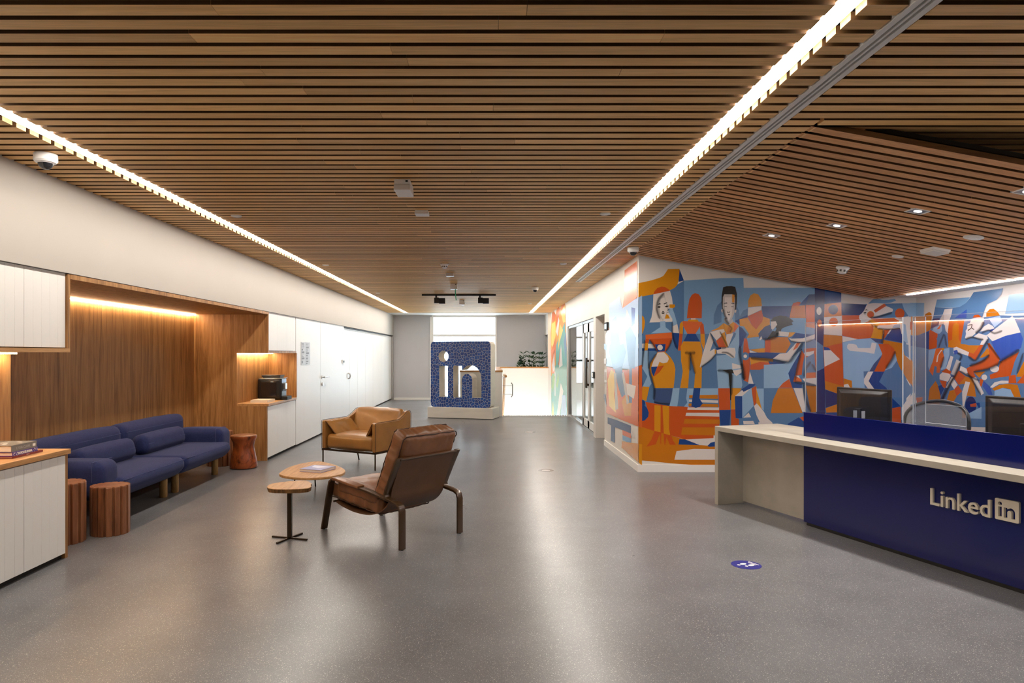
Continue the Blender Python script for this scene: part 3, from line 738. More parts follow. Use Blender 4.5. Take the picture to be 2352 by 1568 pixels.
mb = MB(); mb.box(0.165, 0.205, -0.05, 0.05, 0.16, 0.25); mb.tube([(0.19, -0.02, 0.17), (0.19, -0.02, 0.13)], 0.008, 8); mb.tube([(0.19, 0.02, 0.17), (0.19, 0.02, 0.13)], 0.008, 8); mb.build('spout', M_steel, cmx, bevel=0.004)
mb = MB(); mb.box(0.165, 0.172, -0.11, 0.11, 0.262, 0.315); mb.build('control_panel', mat('blue_display', (70, 96, 150), 0.15), cmx)
mb = MB(); mb.box(-0.16, 0.18, -0.152, 0.152, 0.322, 0.330); mb.build('top_trim', M_steel, cmx, bevel=0.003)
# ================================================================== NOTICE ON THE BOARDING
p = onx(691, 837, XC); q = onx(711.5, 787, XC)
sg = thing('wall_notice', 'grey framed information notice on the white boarding', 'notice', (XC, (p.y + q.y) / 2, (p.z + q.z) / 2))
hy, hz = (q.y - p.y) / 2, 0.19
for s_ in (-1, 1):
    mb = MB(); mb.box(0.0, 0.006, s_ * hy / 2 - hy * .47, s_ * hy / 2 + hy * .47, -hz, hz); mb.build('sheet', mat('notice_sheet', (196, 196, 200), 0.4), sg)
mb = MB(); rr = random.Random(5)
for s_ in (-1, 1):
    z = hz * 0.88
    while z > -hz * .9:
        L = rr.uniform(.3, .8) * hy * .8; hgt = rr.choice((0.006, 0.008, 0.02, 0.03))
        mb.box(0.006, 0.0066, s_ * hy / 2 - hy * .4, s_ * hy / 2 - hy * .4 + L, z - hgt, z); z -= hgt + 0.012
mb.build('printed_lines', mat('notice_print', (128, 128, 134), 0.5), sg, kind='stuff')
# ================================================================== TAN ARMCHAIR
ax = Vector((0.871, -0.492)); fl0 = Vector((-2.245, 9.19))
ac = thing('tan_armchair', 'tan leather armchair with folded arm flaps on thin metal legs', 'armchair', (fl0.x, fl0.y, 0), math.atan2(ax.y, ax.x))
AW, AD = 0.914, 0.76
for (x, y, x2, y2) in ((0.012, 0.012, 0.012, 0.012), (AW - .012, 0.012, AW - .012, 0.012), (0.14, 0.60, 0.12, 0.56), (AW - .14, 0.60, AW - .12, 0.56)):
    MB().tube([(x, y, 0), (x2, y2, 0.215)], 0.010, 8).build('leg', M_bronze, ac, smooth=40)
mb = MB(); mb.box(0, AW, 0, 0.02, 0.205, 0.228); mb.box(0, AW, AD - .06, AD - .04, 0.205, 0.228); mb.box(0, 0.02, 0, AD - .04, 0.205, 0.228); mb.box(AW - .02, AW, 0, AD - .04, 0.205, 0.228)
mb.build('base_frame', M_bronze, ac)
def side_fn(x0, x1):
    poly = [(0.0, 0.228), (0.0, 0.595), (0.02, 0.605), (0.50, 0.612), (0.60, 0.655), (0.70, 0.715), (0.745, 0.72), (0.775, 0.68), (0.77, 0.45), (0.72, 0.228)]
    m_ = MB(); m_.prism(poly, x0, x1, 'x'); return m_
for x0, x1 in ((0.0, 0.055), (AW - 0.055, AW)):
    a_ = side_fn(x0, x1).build('arm_panel', M_tan, ac, bevel=0.014, seg=3, smooth=50)
    xo = x0 if x0 == 0 else x1
    MB().tube([(xo, -0.002, 0.23), (xo, -0.002, 0.60), (xo, 0.03, 0.609), (xo, 0.50, 0.616), (xo, 0.60, 0.66), (xo, 0.70, 0.72), (xo, 0.745, 0.724), (xo, 0.778, 0.68), (xo, 0.772, 0.45)], 0.0032, 6).build('piping', M_seam, a_)
for sgn in (0, 1):  # folded flaps over the inside of the arms
    def flap(p, sgn=sgn):
        u = (p.y + 0.27) / 0.54; v = (p.z + 0.11) / 0.22
        inn = 0.055 + 0.145 * (1 - v) + 0.015 * math.sin(9 * u) * (1 - v)
        y = 0.012 + u * 0.50 + (1 - v) * 0.05
        z = 0.60 - (1 - v) * 0.185 + 0.012 * noise.noise(Vector((u * 7, v * 3, sgn * 5)))
        x = inn + p.x
        return Vector((x if sgn == 0 else AW - x, y, z))
    m_ = MB(); m_.soft(0.035, 0.54, 0.22, 0.012, 0.0, 16, fn=flap)
    f_ = m_.build('arm_flap', M_tan, ac, smooth=60)
    pts = []
    for i in range(13):
        q = flap(Vector((0.0, -0.27 + 0.54 * i / 12, -0.112))); pts.append(q)
    pts = [flap(Vector((0, -0.272, 0.10))), flap(Vector((0, -0.272, 0.0)))] + pts
    MB().tube(pts, 0.0032, 6).build('piping', M_seam, f_)
m_ = MB(); m_.soft(AW - 0.12, 0.66, 0.19, 0.05, 0.03, 18, 0.006, 4, T(AW / 2, 0.345, 0.325), 2.0); m_.build('seat_cushion', M_tan, ac, smooth=60)
m_ = MB(); m_.soft(AW - 0.10, 0.10, 0.40, 0.045, 0.02, 18, 0.008, 5, T(AW / 2, 0.62, 0.545, 0, -0.38), 5.0); m_.build('back_cushion', M_tan, ac, smooth=60)
m_ = MB(); m_.hexa([(0.02, 0.70, 0.228), (AW - 0.02, 0.70, 0.228), (AW - 0.02, 0.74, 0.228), (0.02, 0.74, 0.228)], [(0.02, 0.725, 0.70), (AW - 0.02, 0.725, 0.70), (AW - 0.02, 0.765, 0.70), (0.02, 0.765, 0.70)]); m_.build('back_panel', M_tan, ac, bevel=0.012)
# ================================================================== SLING LOUNGE CHAIR
SWD = 0.646
sc_ = thing('sling_lounge_chair', 'brown leather sling lounge chair with flat dark metal frame', 'lounge chair', (-0.659, 5.209, 0), math.radians(49.6))
prof = [(0.985, 0.004), (0.93, 0.222), (0.892, 0.375), (0.876, 0.422), (0.845, 0.444), (0.79, 0.444), (0.55, 0.420), (0.32, 0.392), (0.10, 0.360), (0.045, 0.350), (0.012, 0.332), (0.0, 0.295), (0.0, 0.004)]
upr = [(0.028, 0.70), (0.095, 0.575), (0.160, 0.448), (0.178, 0.408), (0.172, 0.383), (0.150, 0.370), (0.09, 0.362)]
for a in (0.0, SWD):
    pp = [(a, d, z) for d, z in prof]
    fr_ = MB().ribbon(pp, (1, 0, 0), 0.062, 0.018).build('side_frame', M_frame, sc_, bevel=0.004, smooth=35)
    MB().ribbon([(a, d, z) for d, z in upr], (1, 0, 0), 0.062, 0.018).build('back_upright', M_frame, sc_, bevel=0.004, smooth=35)
    for y in (0.985, 0.0):
        MB().lathe([(0.012, 0), (0.012, 0.006)], (a, y, 0), 10).build('foot_glide', M_blackmat, fr_)
    mb = MB(); mb.ribbon([(a, d, z) for d, z in ((0.835, 0.452), (0.79, 0.4515), (0.64, 0.436), (0.49, 0.421))], (1, 0, 0), 0.076, 0.024)
    mb.build('arm_strap', M_leather, sc_, bevel=0.008, smooth=40)
for (d, z) in ((0.03, 0.685), (0.862, 0.252)):
    MB().tube([(0.01, d, z), (SWD - 0.01, d, z)], 0.009, 8).build('crossbar', M_frame, sc_, smooth=40)
sl = spline([(0, 0.028, 0.695), (0, 0.09, 0.575), (0, 0.148, 0.44), (0, 0.18, 0.34), (0, 0.27, 0.255), (0, 0.42, 0.205), (0, 0.60, 0.20), (0, 0.76, 0.222), (0, 0.86, 0.25)], 5)
mb = MB(); mb.ribbon([(SWD / 2, p.y, p.z) for p in sl], (1, 0, 0), SWD - 0.055, 0.010); mb.build('leather_sling', M_sling, sc_, smooth=40)
def cushion(name, cx_, L, Wd, t, y, z, ang, seed, seamcol):
    Mx = T(SWD / 2, y, z, 0, ang)
    m_ = MB()
    def crease(p, hw=Wd / 2, hl=L / 2):
        e = max(abs(p.x) / hw, abs(p.y) / hl); e = max(0.0, (e - 0.72) / 0.28)
        q = noise.noise(Vector((p.x * 34, p.y * 34, seed))) * 0.010 * e
        return p + p.normalized() * q
    m_.soft(Wd, L, t, 0.045, 0.02, 40, 0.012, 8, Mx, seed, crease)
    o_ = m_.build(name, M_leather, sc_, smooth=70)
    rr = random.Random(int(seed * 10))
    for zs in (-1, 1):
        pts = []
        for (u, v) in rrect(-Wd / 2 + 0.004, -L / 2 + 0.004, Wd / 2 - 0.004, L / 2 - 0.004, 0.03, 4):
            pts.append((u, v))
        dense = []
        for i in range(len(pts)):
            a_, b_ = Vector((*pts[i], 0)), Vector((*pts[(i + 1) % len(pts)], 0)); n_ = max(1, int((b_ - a_).length / 0.03))
            for k in range(n_):
                q = a_.lerp(b_, k / n_); dense.append(Mx @ Vector((q.x + rr.uniform(-.003, .003), q.y + rr.uniform(-.003, .003), zs * (t / 2 - 0.016) + rr.uniform(-.004, .004))))
        dense.append(dense[0])
        MB().tube(dense, 0.0042, 6).build('piping', M_seam if seamcol else M_leather, o_, smooth=60)
    return o_
cushion('back_cushion', 0, 0.60, SWD - 0.05, 0.155, 0.180, 0.615, -(PI / 2 - 0.43) + PI, 1.3, True)
cushion('seat_cushion', 0, 0.66, SWD - 0.075, 0.15, 0.625, 0.312, 0.10, 4.1, True)
for a in (0.055, SWD - 0.055):
    m_ = MB(); m_.soft(0.075, 0.50, 0.12, 0.035, 0.008, 14, 0.008, 9, T(a, 0.58, 0.375, 0, 0.09), a * 9); m_.build('side_bolster', M_leather, sc_, smooth=70)
# ================================================================== RECEPTION DESK
DA = math.radians(-72.0); S0 = Vector((2.262, 6.825, 0)); DX = Vector((math.cos(DA), math.sin(DA), 0)); DN = Vector((-math.sin(DA), math.cos(DA), 0))
def dpt(t, p, z=0): return S0 + DX * t + DN * p + Vector((0, 0, z))
dk = thing('reception_desk', 'pale concrete reception desk with navy gloss front', 'reception desk', S0, DA)
LD = 4.4
mb = MB(); mb.box(0, LD, 0, 0.765, 0.731, 0.777); mb.build('worktop', M_concrete, dk, bevel=0.002, seg=1)
mb = MB(); mb.box(0, 0.05, 0, 0.765, 0, 0.7305); mb.build('end_panel', M_concrete, dk, bevel=0.002, seg=1)
mb = MB(); mb.box(0.05, 0.96, 0.296, 0.33, 0.02, 0.7305); mb.build('front_panel', M_concrete, dk)
mb = MB(); mb.box(0.955, LD, 0.215, 0.33, 0.03, 0.730); NAVY = mb.build('navy_front', M_blue, dk, bevel=0.002, seg=1)
mb = MB(); mb.box(0.97, LD, 0.235, 0.32, 0.0, 0.03); mb.build('kick_plinth', M_black, dk)
mb = MB(); mb.box(0.94, LD, 0.228, 0.252, 0.7775, 0.985); mb.build('navy_upstand', M_blue, dk, bevel=0.002, seg=1)
# lettering: word and boxed sign, proud of the navy front
def dface(px, py):
    q = onv(px, py, (S0 + DN * 0.215), DN) - S0
    return Vector((q.dot(DX), q.z))
ls = thing('desk_lettering', 'cream raised lettering with boxed letters on the navy desk front', 'sign', S0 + DN * 0.205, DA)
a = dface(2141, 1157); b = dface(2279.5, 1187); c = dface(2141, 1120.5)
vs, fs = text_mesh('Linked', 1.0, 0.018, 0.007, 1.0)
xs = [v[0] for v in vs]; hcap = max(v[1] for v in text_mesh('L', 1.0, 0.01)[0])
sx = (b.x - a.x) / (max(xs) - min(xs)); sz = (c.y - a.y) / hcap
x_off = a.x - min(xs) * sx
# one mesh per letter: split the word by connected pieces
cu_x = 0.0
adv = []
for i in range(6):
    v_, f_ = text_mesh('Linked'[:i + 1], 1.0, 0.018, 0.007, 1.0); adv.append(max(q[0] for q in v_))
lo = min(xs) - 1
for i, ch in enumerate('Linked'):
    hi = adv[i] + 1e-4
    keep = [f for f in fs if lo < sum(vs[k][0] for k in f) / len(f) <= hi]
    used = sorted({k for f in keep for k in f}); mp = {k: j for j, k in enumerate(used)}
    Mx = basis((x_off, 0.0, a.y), (1, 0, 0), (0, 0, 1)) @ Matrix.Diagonal((sx, sz, 1, 1))
    MB().add([vs[k] for k in used], [tuple(mp[k] for k in f) for f in keep], M=Mx).build('letter_' + ch.lower(), M_cream, ls, recalc=False)
    lo = hi
def in_loops():
    lp = [rrect(0, 0, 1, 1, 0.055, 6), arc(0.217, 0.774, 0.086, 0.086, 0, 360, 24)[:-1], [(0.145, 0.156), (0.291, 0.156), (0.291, 0.628), (0.145, 0.628)]]
    n_ = [(0.382, 0.148), (0.528, 0.148), (0.528, 0.40)] + arc(0.613, 0.41, 0.085, 0.10, 175, 5, 10) + [(0.698, 0.148), (0.850, 0.148), (0.850, 0.43)] + arc(0.670, 0.43, 0.18, 0.21, 5, 115, 12) + [(0.530, 0.565), (0.528, 0.628), (0.382, 0.628)]
    return lp + [n_]
q0 = dface(2290, 1199); q1 = dface(2345, 1160)
wbx = q1.x - q0.x; zb, zt = dface(2290, 1190).y, dface(2290, 1142).y
vs, fs = curve_mesh(in_loops(), 0.018)
MB().add(vs, fs, M=basis((q0.x, 0.0, zb), (1, 0, 0), (0, 0, 1)) @ Matrix.Diagonal((wbx, zt - zb, 1, 1))).build('letter_box', M_cream, ls, recalc=False)
# ---- clear acrylic sneeze screens on the upstand
def screen(t0, t1, hole, label):
    o = thing('acrylic_screen', label, 'screen', dpt(t0, 0.24, 0.986), DA, group='clear screens on the desk')
    L = t1 - t0; z1 = 0.785
    outer = [(0, 0), (L, 0), (L, z1), (0, z1)]
    loops = [outer] + ([hole] if hole else [])
    vs, fs = curve_mesh(loops, 0.008)
    MB().add(vs, fs, M=basis((0, 0, 0), (1, 0, 0), (0, 0, 1))).build('sheet', M_acryl, o, recalc=False)
    e = MB(); e.box(-0.0008, 0.0016, -0.0045, 0.0045, 0, z1); e.box(L - 0.0016, L + 0.0008, -0.0045, 0.0045, 0, z1); e.box(0, L, -0.0045, 0.0045, z1 - 0.0012, z1 + 0.0008)
    e.build('edge', M_edge, o)
    # stabilising fins behind the sheet
    for x in (0.0, L):
        f = MB(); f.box(x - 0.004, x + 0.004, 0.005, 0.12, 0, z1); f.build('fin', M_acryl, o)
        f = MB(); f.box(x - 0.0019, x + 0.0042, 0.1195, 0.1212, 0, z1); f.build('fin_edge', M_edge, o)
    if hole:
        h = MB()
        for (p, q) in zip(hole, hole[1:] + hole[:1]):
            h.tube([(p[0], 0, p[1]), (q[0], 0, q[1])], 0.0016, 6)
        h.build('hatch_edge', M_edge, o)
screen(0.95, 1.915, None, 'clear acrylic screen in front of the first monitor')
def st(px, py):
    q = onv(px, py, (S0 + DN * 0.24), DN) - S0; return (q.dot(DX) - 2.0, q.z - 0.986)
hA = st(2126, 927); hB = st(2219, 960)
hole = [(hA[0], 0.02), (hB[0], 0.02), (hB[0], hA[1] - 0.03), (hB[0] - 0.03, hA[1]), (hA[0], hA[1])]
screen(2.0, 3.0, hole, 'clear acrylic screen with a pass-through hatch in front of the mesh chair')
# ---- monitors seen from behind
def monitor(t, p, label, wd=0.55):
    o = thing('monitor', label, 'monitor', dpt(t, p, 0.777), DA, group='monitors on the desk')
    mb = MB(); mb.box(-wd / 2, wd / 2, 0.0, 0.022, 0.095, 0.43); mb.build('bezel', M_black, o, bevel=0.006)
    mb = MB(); mb.hexa([(-wd / 2 + .02, 0.0, 0.115), (wd / 2 - .02, 0.0, 0.115), (wd / 2 - .02, 0.0, 0.415), (-wd / 2 + .02, 0.0, 0.415)], [(-wd / 2 + .07, -0.03, 0.15), (wd / 2 - .07, -0.03, 0.15), (wd / 2 - .07, -0.03, 0.385), (-wd / 2 + .07, -0.03, 0.385)]); mb.build('rear_housing', M_black, o, bevel=0.006)
    mb = MB(); mb.box(-wd / 2 + 0.05, wd / 2 - 0.09, -0.004, 0.0, 0.395, 0.400); mb.box(-wd / 2 + 0.05, wd / 2 - 0.09, -0.004, 0.0, 0.405, 0.409); mb.build('vent_slots', M_blackmat, o)
    mb = MB(); mb.box(-wd / 2 + .012, wd / 2 - .012, 0.022, 0.0235, 0.11, 0.418); mb.build('screen', mat('dark_screen', (12, 13, 16), 0.1), o)
    mb = MB(); mb.box(-0.03, 0.03, -0.055, -0.03, 0.0, 0.26); mb.build('stand', M_black, o, bevel=0.004)
    mb = MB(); mb.box(-0.12, 0.12, -0.12, 0.08, 0.0, 0.014); mb.build('foot', M_black, o, bevel=0.004)
monitor(1.26, 0.55, 'black monitor behind the first acrylic screen, seen from behind')
monitor(2.60, 0.55, 'black monitor nearest the camera at the frame edge, seen from behind', 0.60)
t_ = thing('acrylic_block', 'small clear acrylic block on the navy upstand', 'holder', onv(1967, 967, S0 + DN * 0.24, DN).xy.to_3d() + Vector((0, 0, 0.986)), DA)
mb = MB(); mb.box(-0.04, 0.04, 0.012, 0.045, 0, 0.055); mb.build('block', M_acryl, t_)
mb = MB(); mb.box(-0.041, -0.038, 0.011, 0.046, 0, 0.056); mb.box(0.038, 0.041, 0.011, 0.046, 0, 0.056); mb.build('edge', M_edge, t_)
# ---- mesh task chair
ch = thing('mesh_task_chair', 'grey mesh office chair behind the desk', 'office chair', (3.70, 5.72, 0), math.radians(-72 + 8))
M_mesh = mat('grey_mesh', (120, 120, 122), 0.6)
def meshy():
    m, nt, b = _new('chair_mesh'); nt.nodes.clear()
    o = nt.nodes.new('ShaderNodeOutputMaterial'); mx = nt.nodes.new('ShaderNodeMixShader'); t = nt.nodes.new('ShaderNodeBsdfTransparent')
    d = nt.nodes.new('ShaderNodeBsdfDiffuse'); d.inputs[0].default_value = (*lin((120, 120, 124)), 1)
    tc = nt.nodes.new('ShaderNodeTexCoord'); wv = nt.nodes.new('ShaderNodeTexWave'); wv.inputs['Scale'].default_value = 45; wv.bands_direction = 'Z'
    nt.links.new(tc.outputs['Object'], wv.inputs[0])
    mr = nt.nodes.new('ShaderNodeMapRange'); mr.inputs['To Min'].default_value = 0.55; mr.inputs['To Max'].default_value = 0.95
    nt.links.new(wv.outputs['Fac'], mr.inputs[0]); nt.links.new(mr.outputs[0], mx.inputs[0])
    nt.links.new(t.outputs[0], mx.inputs[1]); nt.links.new(d.outputs[0], mx.inputs[2]); nt.links.new(mx.outputs[0], o.inputs[0]); return m
M_chairmesh = meshy()
bk = [(-0.20, 0, 0.56), (-0.245, 0, 0.75), (-0.265, 0, 0.90), (-0.245, 0, 1.0), (-0.165, 0, 1.068), (0, 0, 1.10), (0.165, 0, 1.068), (0.245, 0, 1.0), (0.265, 0, 0.90), (0.245, 0, 0.75), (0.20, 0, 0.56), (0, 0, 0.535)]
lp = spline(bk, 4, True)
def bend(p): return Vector((p.x, 0.10 + 0.10 * (p.z - 0.55) + 0.9 * (-p.x * p.x) , p.z))
ring = [bend(p) for p in lp]; ring.append(ring[0])
MB().tube(ring, 0.014, 8, caps=False).build('back_frame', M_black, ch, smooth=50)
n = len(lp); mb = MB(); cc = Vector((0, 0, 0.80))
vs = []
for rr in (0.0, 0.25, 0.5, 0.75, 1.0):
    for p in lp: vs.append(bend(cc + (p - cc) * rr))
fs = []
for i in range(4):
    for k in range(n): fs.append((i * n + k, i * n + (k + 1) % n, (i + 1) * n + (k + 1) % n, (i + 1) * n + k))
mb.add(vs, fs); mb.build('back_mesh', M_chairmesh, ch, smooth=60)
mb = MB(); mb.soft(0.50, 0.46, 0.05, 0.02, 0.01, 12, M=T(0, -0.12, 0.46)); mb.build('seat', M_chairmesh, ch, smooth=50)
MB().tube([(0, 0.13, 0.62), (0, 0.11, 0.42), (0, 0, 0.38)], 0.022, 8).build('back_spine', M_black, ch, smooth=50)
MB().tube([(0, -0.08, 0.08), (0, -0.08, 0.44)], 0.025, 10).build('gas_lift', M_black, ch, smooth=50)
for s_ in (-1, 1):
    mb = MB(); mb.tube([(s_ * 0.22, 0.02, 0.45), (s_ * 0.29, 0.02, 0.50), (s_ * 0.29, 0.0, 0.66)], 0.015, 8); mb.box(s_ * 0.29 - 0.04, s_ * 0.29 + 0.04, -0.16, 0.08, 0.66, 0.685); mb.build('armrest', M_black, ch)
for k in range(5):
    a_ = k * 2 * PI / 5; e = Vector((0.30 * math.cos(a_), -0.08 + 0.30 * math.sin(a_), 0.065))
    lg = MB().tube([(0, -0.08, 0.10), e], [0.022, 0.014], 8).build('base_arm', M_black, ch, smooth=50)
    MB().tube([e + Vector((-0.012, 0, -0.037)), e + Vector((0.012, 0, -0.037))], 0.028, 12).build('castor', M_blackmat, lg, smooth=50)
# ================================================================== LOGO SCULPTURE
SA = math.radians(-16.0)
sp0 = Vector((-0.665, 15.725, 0))
sv = thing('mosaic_sculpture', 'big blue mosaic square sculpture with cut-out letters on a stone plinth', 'sculpture', sp0, SA)
mb = MB(); mb.box(-0.79, 0.79, 0.0, 0.58, 0.012, 0.255); mb.build('plinth', M_trav, sv, bevel=0.004, seg=1)
mb = MB(); mb.box(-0.78, 0.78, 0.01, 0.57, 0.0, 0.012); mb.build('shadow_gap', M_blackmat, sv)
SZ, SH = 1.46, 1.53
loops = in_loops(); vs, fs = curve_mesh(loops, 0.40)
Ms = basis((-SZ / 2 - 0.02, 0.11 + 0.20, 0.255), (1, 0, 0), (0, 0, 1)) @ Matrix.Diagonal((SZ, SH, 1, 1))
MB().add(vs, fs, M=Ms).build('stone_body', M_trav, sv, recalc=False)
# mosaic: broken blue tiles set with pale joints on the front face
def inside(p, lp):
    r = False; j = len(lp) - 1
    for i in range(len(lp)):
        if (lp[i][1] > p[1]) != (lp[j][1] > p[1]) and p[0] < (lp[j][0] - lp[i][0]) * (p[1] - lp[i][1]) / (lp[j][1] - lp[i][1]) + lp[i][0]: r = not r
        j = i
    return r
def near_edge(p):
    best = (9, p)
    for lp in loops:
        for i in range(len(lp)):
            a, b = lp[i - 1], lp[i]; dx, dy = b[0] - a[0], b[1] - a[1]; l2 = dx * dx + dy * dy
            if l2 == 0: continue
            t = max(0, min(1, ((p[0] - a[0]) * dx + (p[1] - a[1]) * dy) / l2)); q = (a[0] + t * dx, a[1] + t * dy)
            d = math.hypot(p[0] - q[0], p[1] - q[1])
            if d < best[0]: best = (d, q)
    return best
def solid(p): return inside(p, loops[0]) and not any(inside(p, l) for l in loops[1:])
rt = random.Random(4); G = 23; sites = {}
for i in range(-1, G + 1):
    for j in range(-1, G + 1):
        sites[(i, j)] = ((i + 0.5 + rt.uniform(-.46, .46)) / G, (j + 0.5 + rt.uniform(-.46, .46)) / G)
sites = {k_: v_ for k_, v_ in sites.items() if solid(v_)}
mb = MB(); zf = 0.2005
shades = [lin((20, 68, 142)), lin((16, 58, 128)), lin((28, 80, 156)), lin((22, 64, 134))]
for i in range(G):
    for j in range(G):
        s_ = sites.get((i, j))
        if s_ is None: continue
        q_ = 0.055
        poly = [(s_[0] - q_, s_[1] - q_), (s_[0] + q_, s_[1] - q_), (s_[0] + q_, s_[1] + q_), (s_[0] - q_, s_[1] + q_)]
        for di in (-2, -1, 0, 1, 2):
            for dj in (-2, -1, 0, 1, 2):
                o2 = sites.get((i + di, j + dj))
                if o2 is None or (di == 0 and dj == 0): continue
                nx, ny = o2[0] - s_[0], o2[1] - s_[1]; L = math.hypot(nx, ny); nx /= L; ny /= L
                c_ = ((s_[0] + o2[0]) / 2) * nx + ((s_[1] + o2[1]) / 2) * ny - 0.0019
                new = []
                for k in range(len(poly)):
                    A, B = poly[k - 1], poly[k]; da = A[0] * nx + A[1] * ny - c_; db = B[0] * nx + B[1] * ny - c_
                    if (da <= 0) != (db <= 0):
                        t = da / (da - db); new.append((A[0] + (B[0] - A[0]) * t, A[1] + (B[1] - A[1]) * t))
                    if db <= 0: new.append(B)
                poly = new
                if not poly: break
            if not poly: break
        if len(poly) < 3: continue
        P = []
        poly = [(A[0] + (B[0] - A[0]) * t_ / 9, A[1] + (B[1] - A[1]) * t_ / 9) for A, B in zip(poly, poly[1:] + poly[:1]) for t_ in range(9)] if near_edge(s_)[0] < 0.06 else poly
        for q in poly:      # stop every ray from the tile's middle at the edge of the letter shape
            lo_ = 0.0
            for k in range(1, 9):
                if not solid((s_[0] + (q[0] - s_[0]) * k / 8, s_[1] + (q[1] - s_[1]) * k / 8)):
                    hi_ = k / 8
                    for _ in range(7):
                        m_ = (lo_ + hi_) / 2
                        if solid((s_[0] + (q[0] - s_[0]) * m_, s_[1] + (q[1] - s_[1]) * m_)): lo_ = m_
                        else: hi_ = m_
                    break
                lo_ = k / 8
            P.append((s_[0] + (q[0] - s_[0]) * lo_, s_[1] + (q[1] - s_[1]) * lo_))
        n_ = len(P); ht = zf + rt.uniform(0.001, 0.0025)
        vs = [(x, y, ht) for x, y in P] + [(x, y, 0.200) for x, y in P]
        fs = [tuple(range(n_))] + [(k, n_ + k, n_ + (k + 1) % n_, (k + 1) % n_) for k in range(n_)]
        mb.add(vs, fs, None, rt.choice(shades), Ms)
m, nt, b = _new('blue_tile'); at = nt.nodes.new('ShaderNodeAttribute'); at.attribute_name = 'paint'
nt.links.new(at.outputs['Color'], b.inputs['Base Color']); b.inputs['Roughness'].default_value = 0.3
mb.build('mosaic_tiles', m, sv, kind='stuff', label='broken blue mosaic tiles with pale joints')
# ================================================================== PLANTS BEHIND THE PARAPET
M_leaf = mat('dark_leaf', (38, 66, 40), 0.4, var=(20, 0.3)); M_stemg = mat('green_stem', (70, 92, 52), 0.5); M_pot = mat('dark_pot', (60, 60, 62), 0.6)
M_soil = mat('soil', (42, 32, 24), 0.95)
def plant(x, h, label, sd):
    r = random.Random(sd)
    o = thing('leafy_plant', label, 'plant', (x, 21.35, 0.0), group='plants behind the stair parapet')
    MB().lathe([(0.10, 0), (0.13, 0.02), (0.15, 0.62), (0.14, 0.63)], (0, 0, 0), 18).build('pot', M_pot, o, smooth=40)
    MB().lathe([(0.135, 0.628), (0.135, 0.635)], (0, 0, 0), 18).build('soil', M_soil, o)
    for sN in range(3):
        a = r.uniform(0, 6.28); top = Vector((0.13 * math.cos(a), 0.13 * math.sin(a), h * r.uniform(0.86, 1.0)))
        base = Vector((0.04 * math.cos(a), 0.04 * math.sin(a), 0.62))
        st_ = MB().tube([base, base.lerp(top, .5) + Vector((0.01, 0, 0)), top], [0.010, 0.008, 0.004], 6).build('stem', M_stemg, o)
        k = 0; zz_ = 0.34
        while zz_ < 1.0:
            p = base.lerp(top, zz_); th = a + k * 2.4
            for sg_ in (0, PI):
                d = Vector((math.cos(th + sg_), math.sin(th + sg_), 0.75)).normalized(); L = r.uniform(0.15, 0.20); wv = Vector((-d.y, d.x, 0)).normalized() * L * 0.24
                up = d.cross(wv).normalized() * 0.012
                m_ = MB(); m_.add([p, p + d * L * .35 + wv - up, p + d * L * .7 + wv * .8 - up, p + d * L + up * -2, p + d * L * .7 - wv * .8 - up, p + d * L * .35 - wv - up, p + d * L * .5 + up], [(0, 1, 6), (1, 2, 6), (2, 3, 6), (3, 4, 6), (4, 5, 6), (5, 0, 6)])
                m_.build('leaf', M_leaf, st_)
            zz_ += 0.15; k += 1
plant(0.96, 1.40, 'low leafy green plant behind the parapet, leftmost', 1)
plant(1.18, 1.58, 'tall leafy green plant behind the parapet, second from the left', 2)
plant(1.39, 1.64, 'tall leafy green plant behind the parapet, third from the left', 3)
plant(1.60, 1.74, 'tallest leafy green plant behind the parapet, by the glass', 4)
# stair handrail
hr = thing('stair_handrail', 'round wooden stair handrail on the white side wall', 'handrail', (0.42, 16.6, 0.95))
MB().tube([(0, 0, 0), (0, 1.2, 0), (0, 3.8, -1.6)], 0.032, 14).build('rail', M_oak, hr, smooth=40)
for y in (0.15, 1.1): MB().tube([(-0.09, y, -0.05), (0, y, -0.03)], 0.009, 8).build('bracket', M_steel, hr)
mb = MB(); mb.tube([(0.13, -0.1, -0.15), (0.16, -0.1, -0.2), (0.16, -0.1, -0.45), (0.13, -0.1, -0.5)], 0.012, 8); mb.tube([(-0.08, -0.1, -0.22), (0.155, -0.1, -0.22)], 0.006, 6); mb.tube([(-0.08, -0.1, -0.43), (0.155, -0.1, -0.43)], 0.006, 6)
mb.build('grab_handle', M_steel, hr, smooth=40)
# ================================================================== CEILING FITTINGS
def ceil(px, py, z=ZC): 
    Y = (z - H) * F / (CY - py); return Vector(((px - CX) * Y / F, Y, z))
M_smoke = mat('dome_smoke', (30, 30, 34), 0.05, spec=0.8)
def dome(p, label):
    o = thing('security_camera', label, 'camera', p)
    MB().lathe([(0.060, 0), (0.066, -0.004), (0.067, -0.045), (0.058, -0.056), (0.044, -0.058)], (0, 0, 0), 28).build('housing', M_whiteplastic, o, smooth=40)
    MB().lathe([(0.044 * math.cos(a), -0.057 - 0.042 * math.sin(a)) for a in [i * PI / 16 for i in range(8)]], (0, 0, 0), 24).build('dome', M_smoke, o, smooth=60)
    MB().lathe([(0.045, -0.056), (0.047, -0.060), (0.044, -0.062)], (0, 0, 0), 28).build('trim_ring', M_whiteplastic, o, smooth=40)
dome(Vector((-2.77, 4.27, ZC)), 'white dome camera on the ceiling above the left white wall')
dome(Vector((1.70, 8.02, ZC)), 'white dome camera on the ceiling at the mural corner')
dome(Vector((0.87, 12.78, ZC)), 'white dome camera on the ceiling near the light line, farthest away')
M_vent = mat('grey_vent', (96, 94, 92), 0.6)
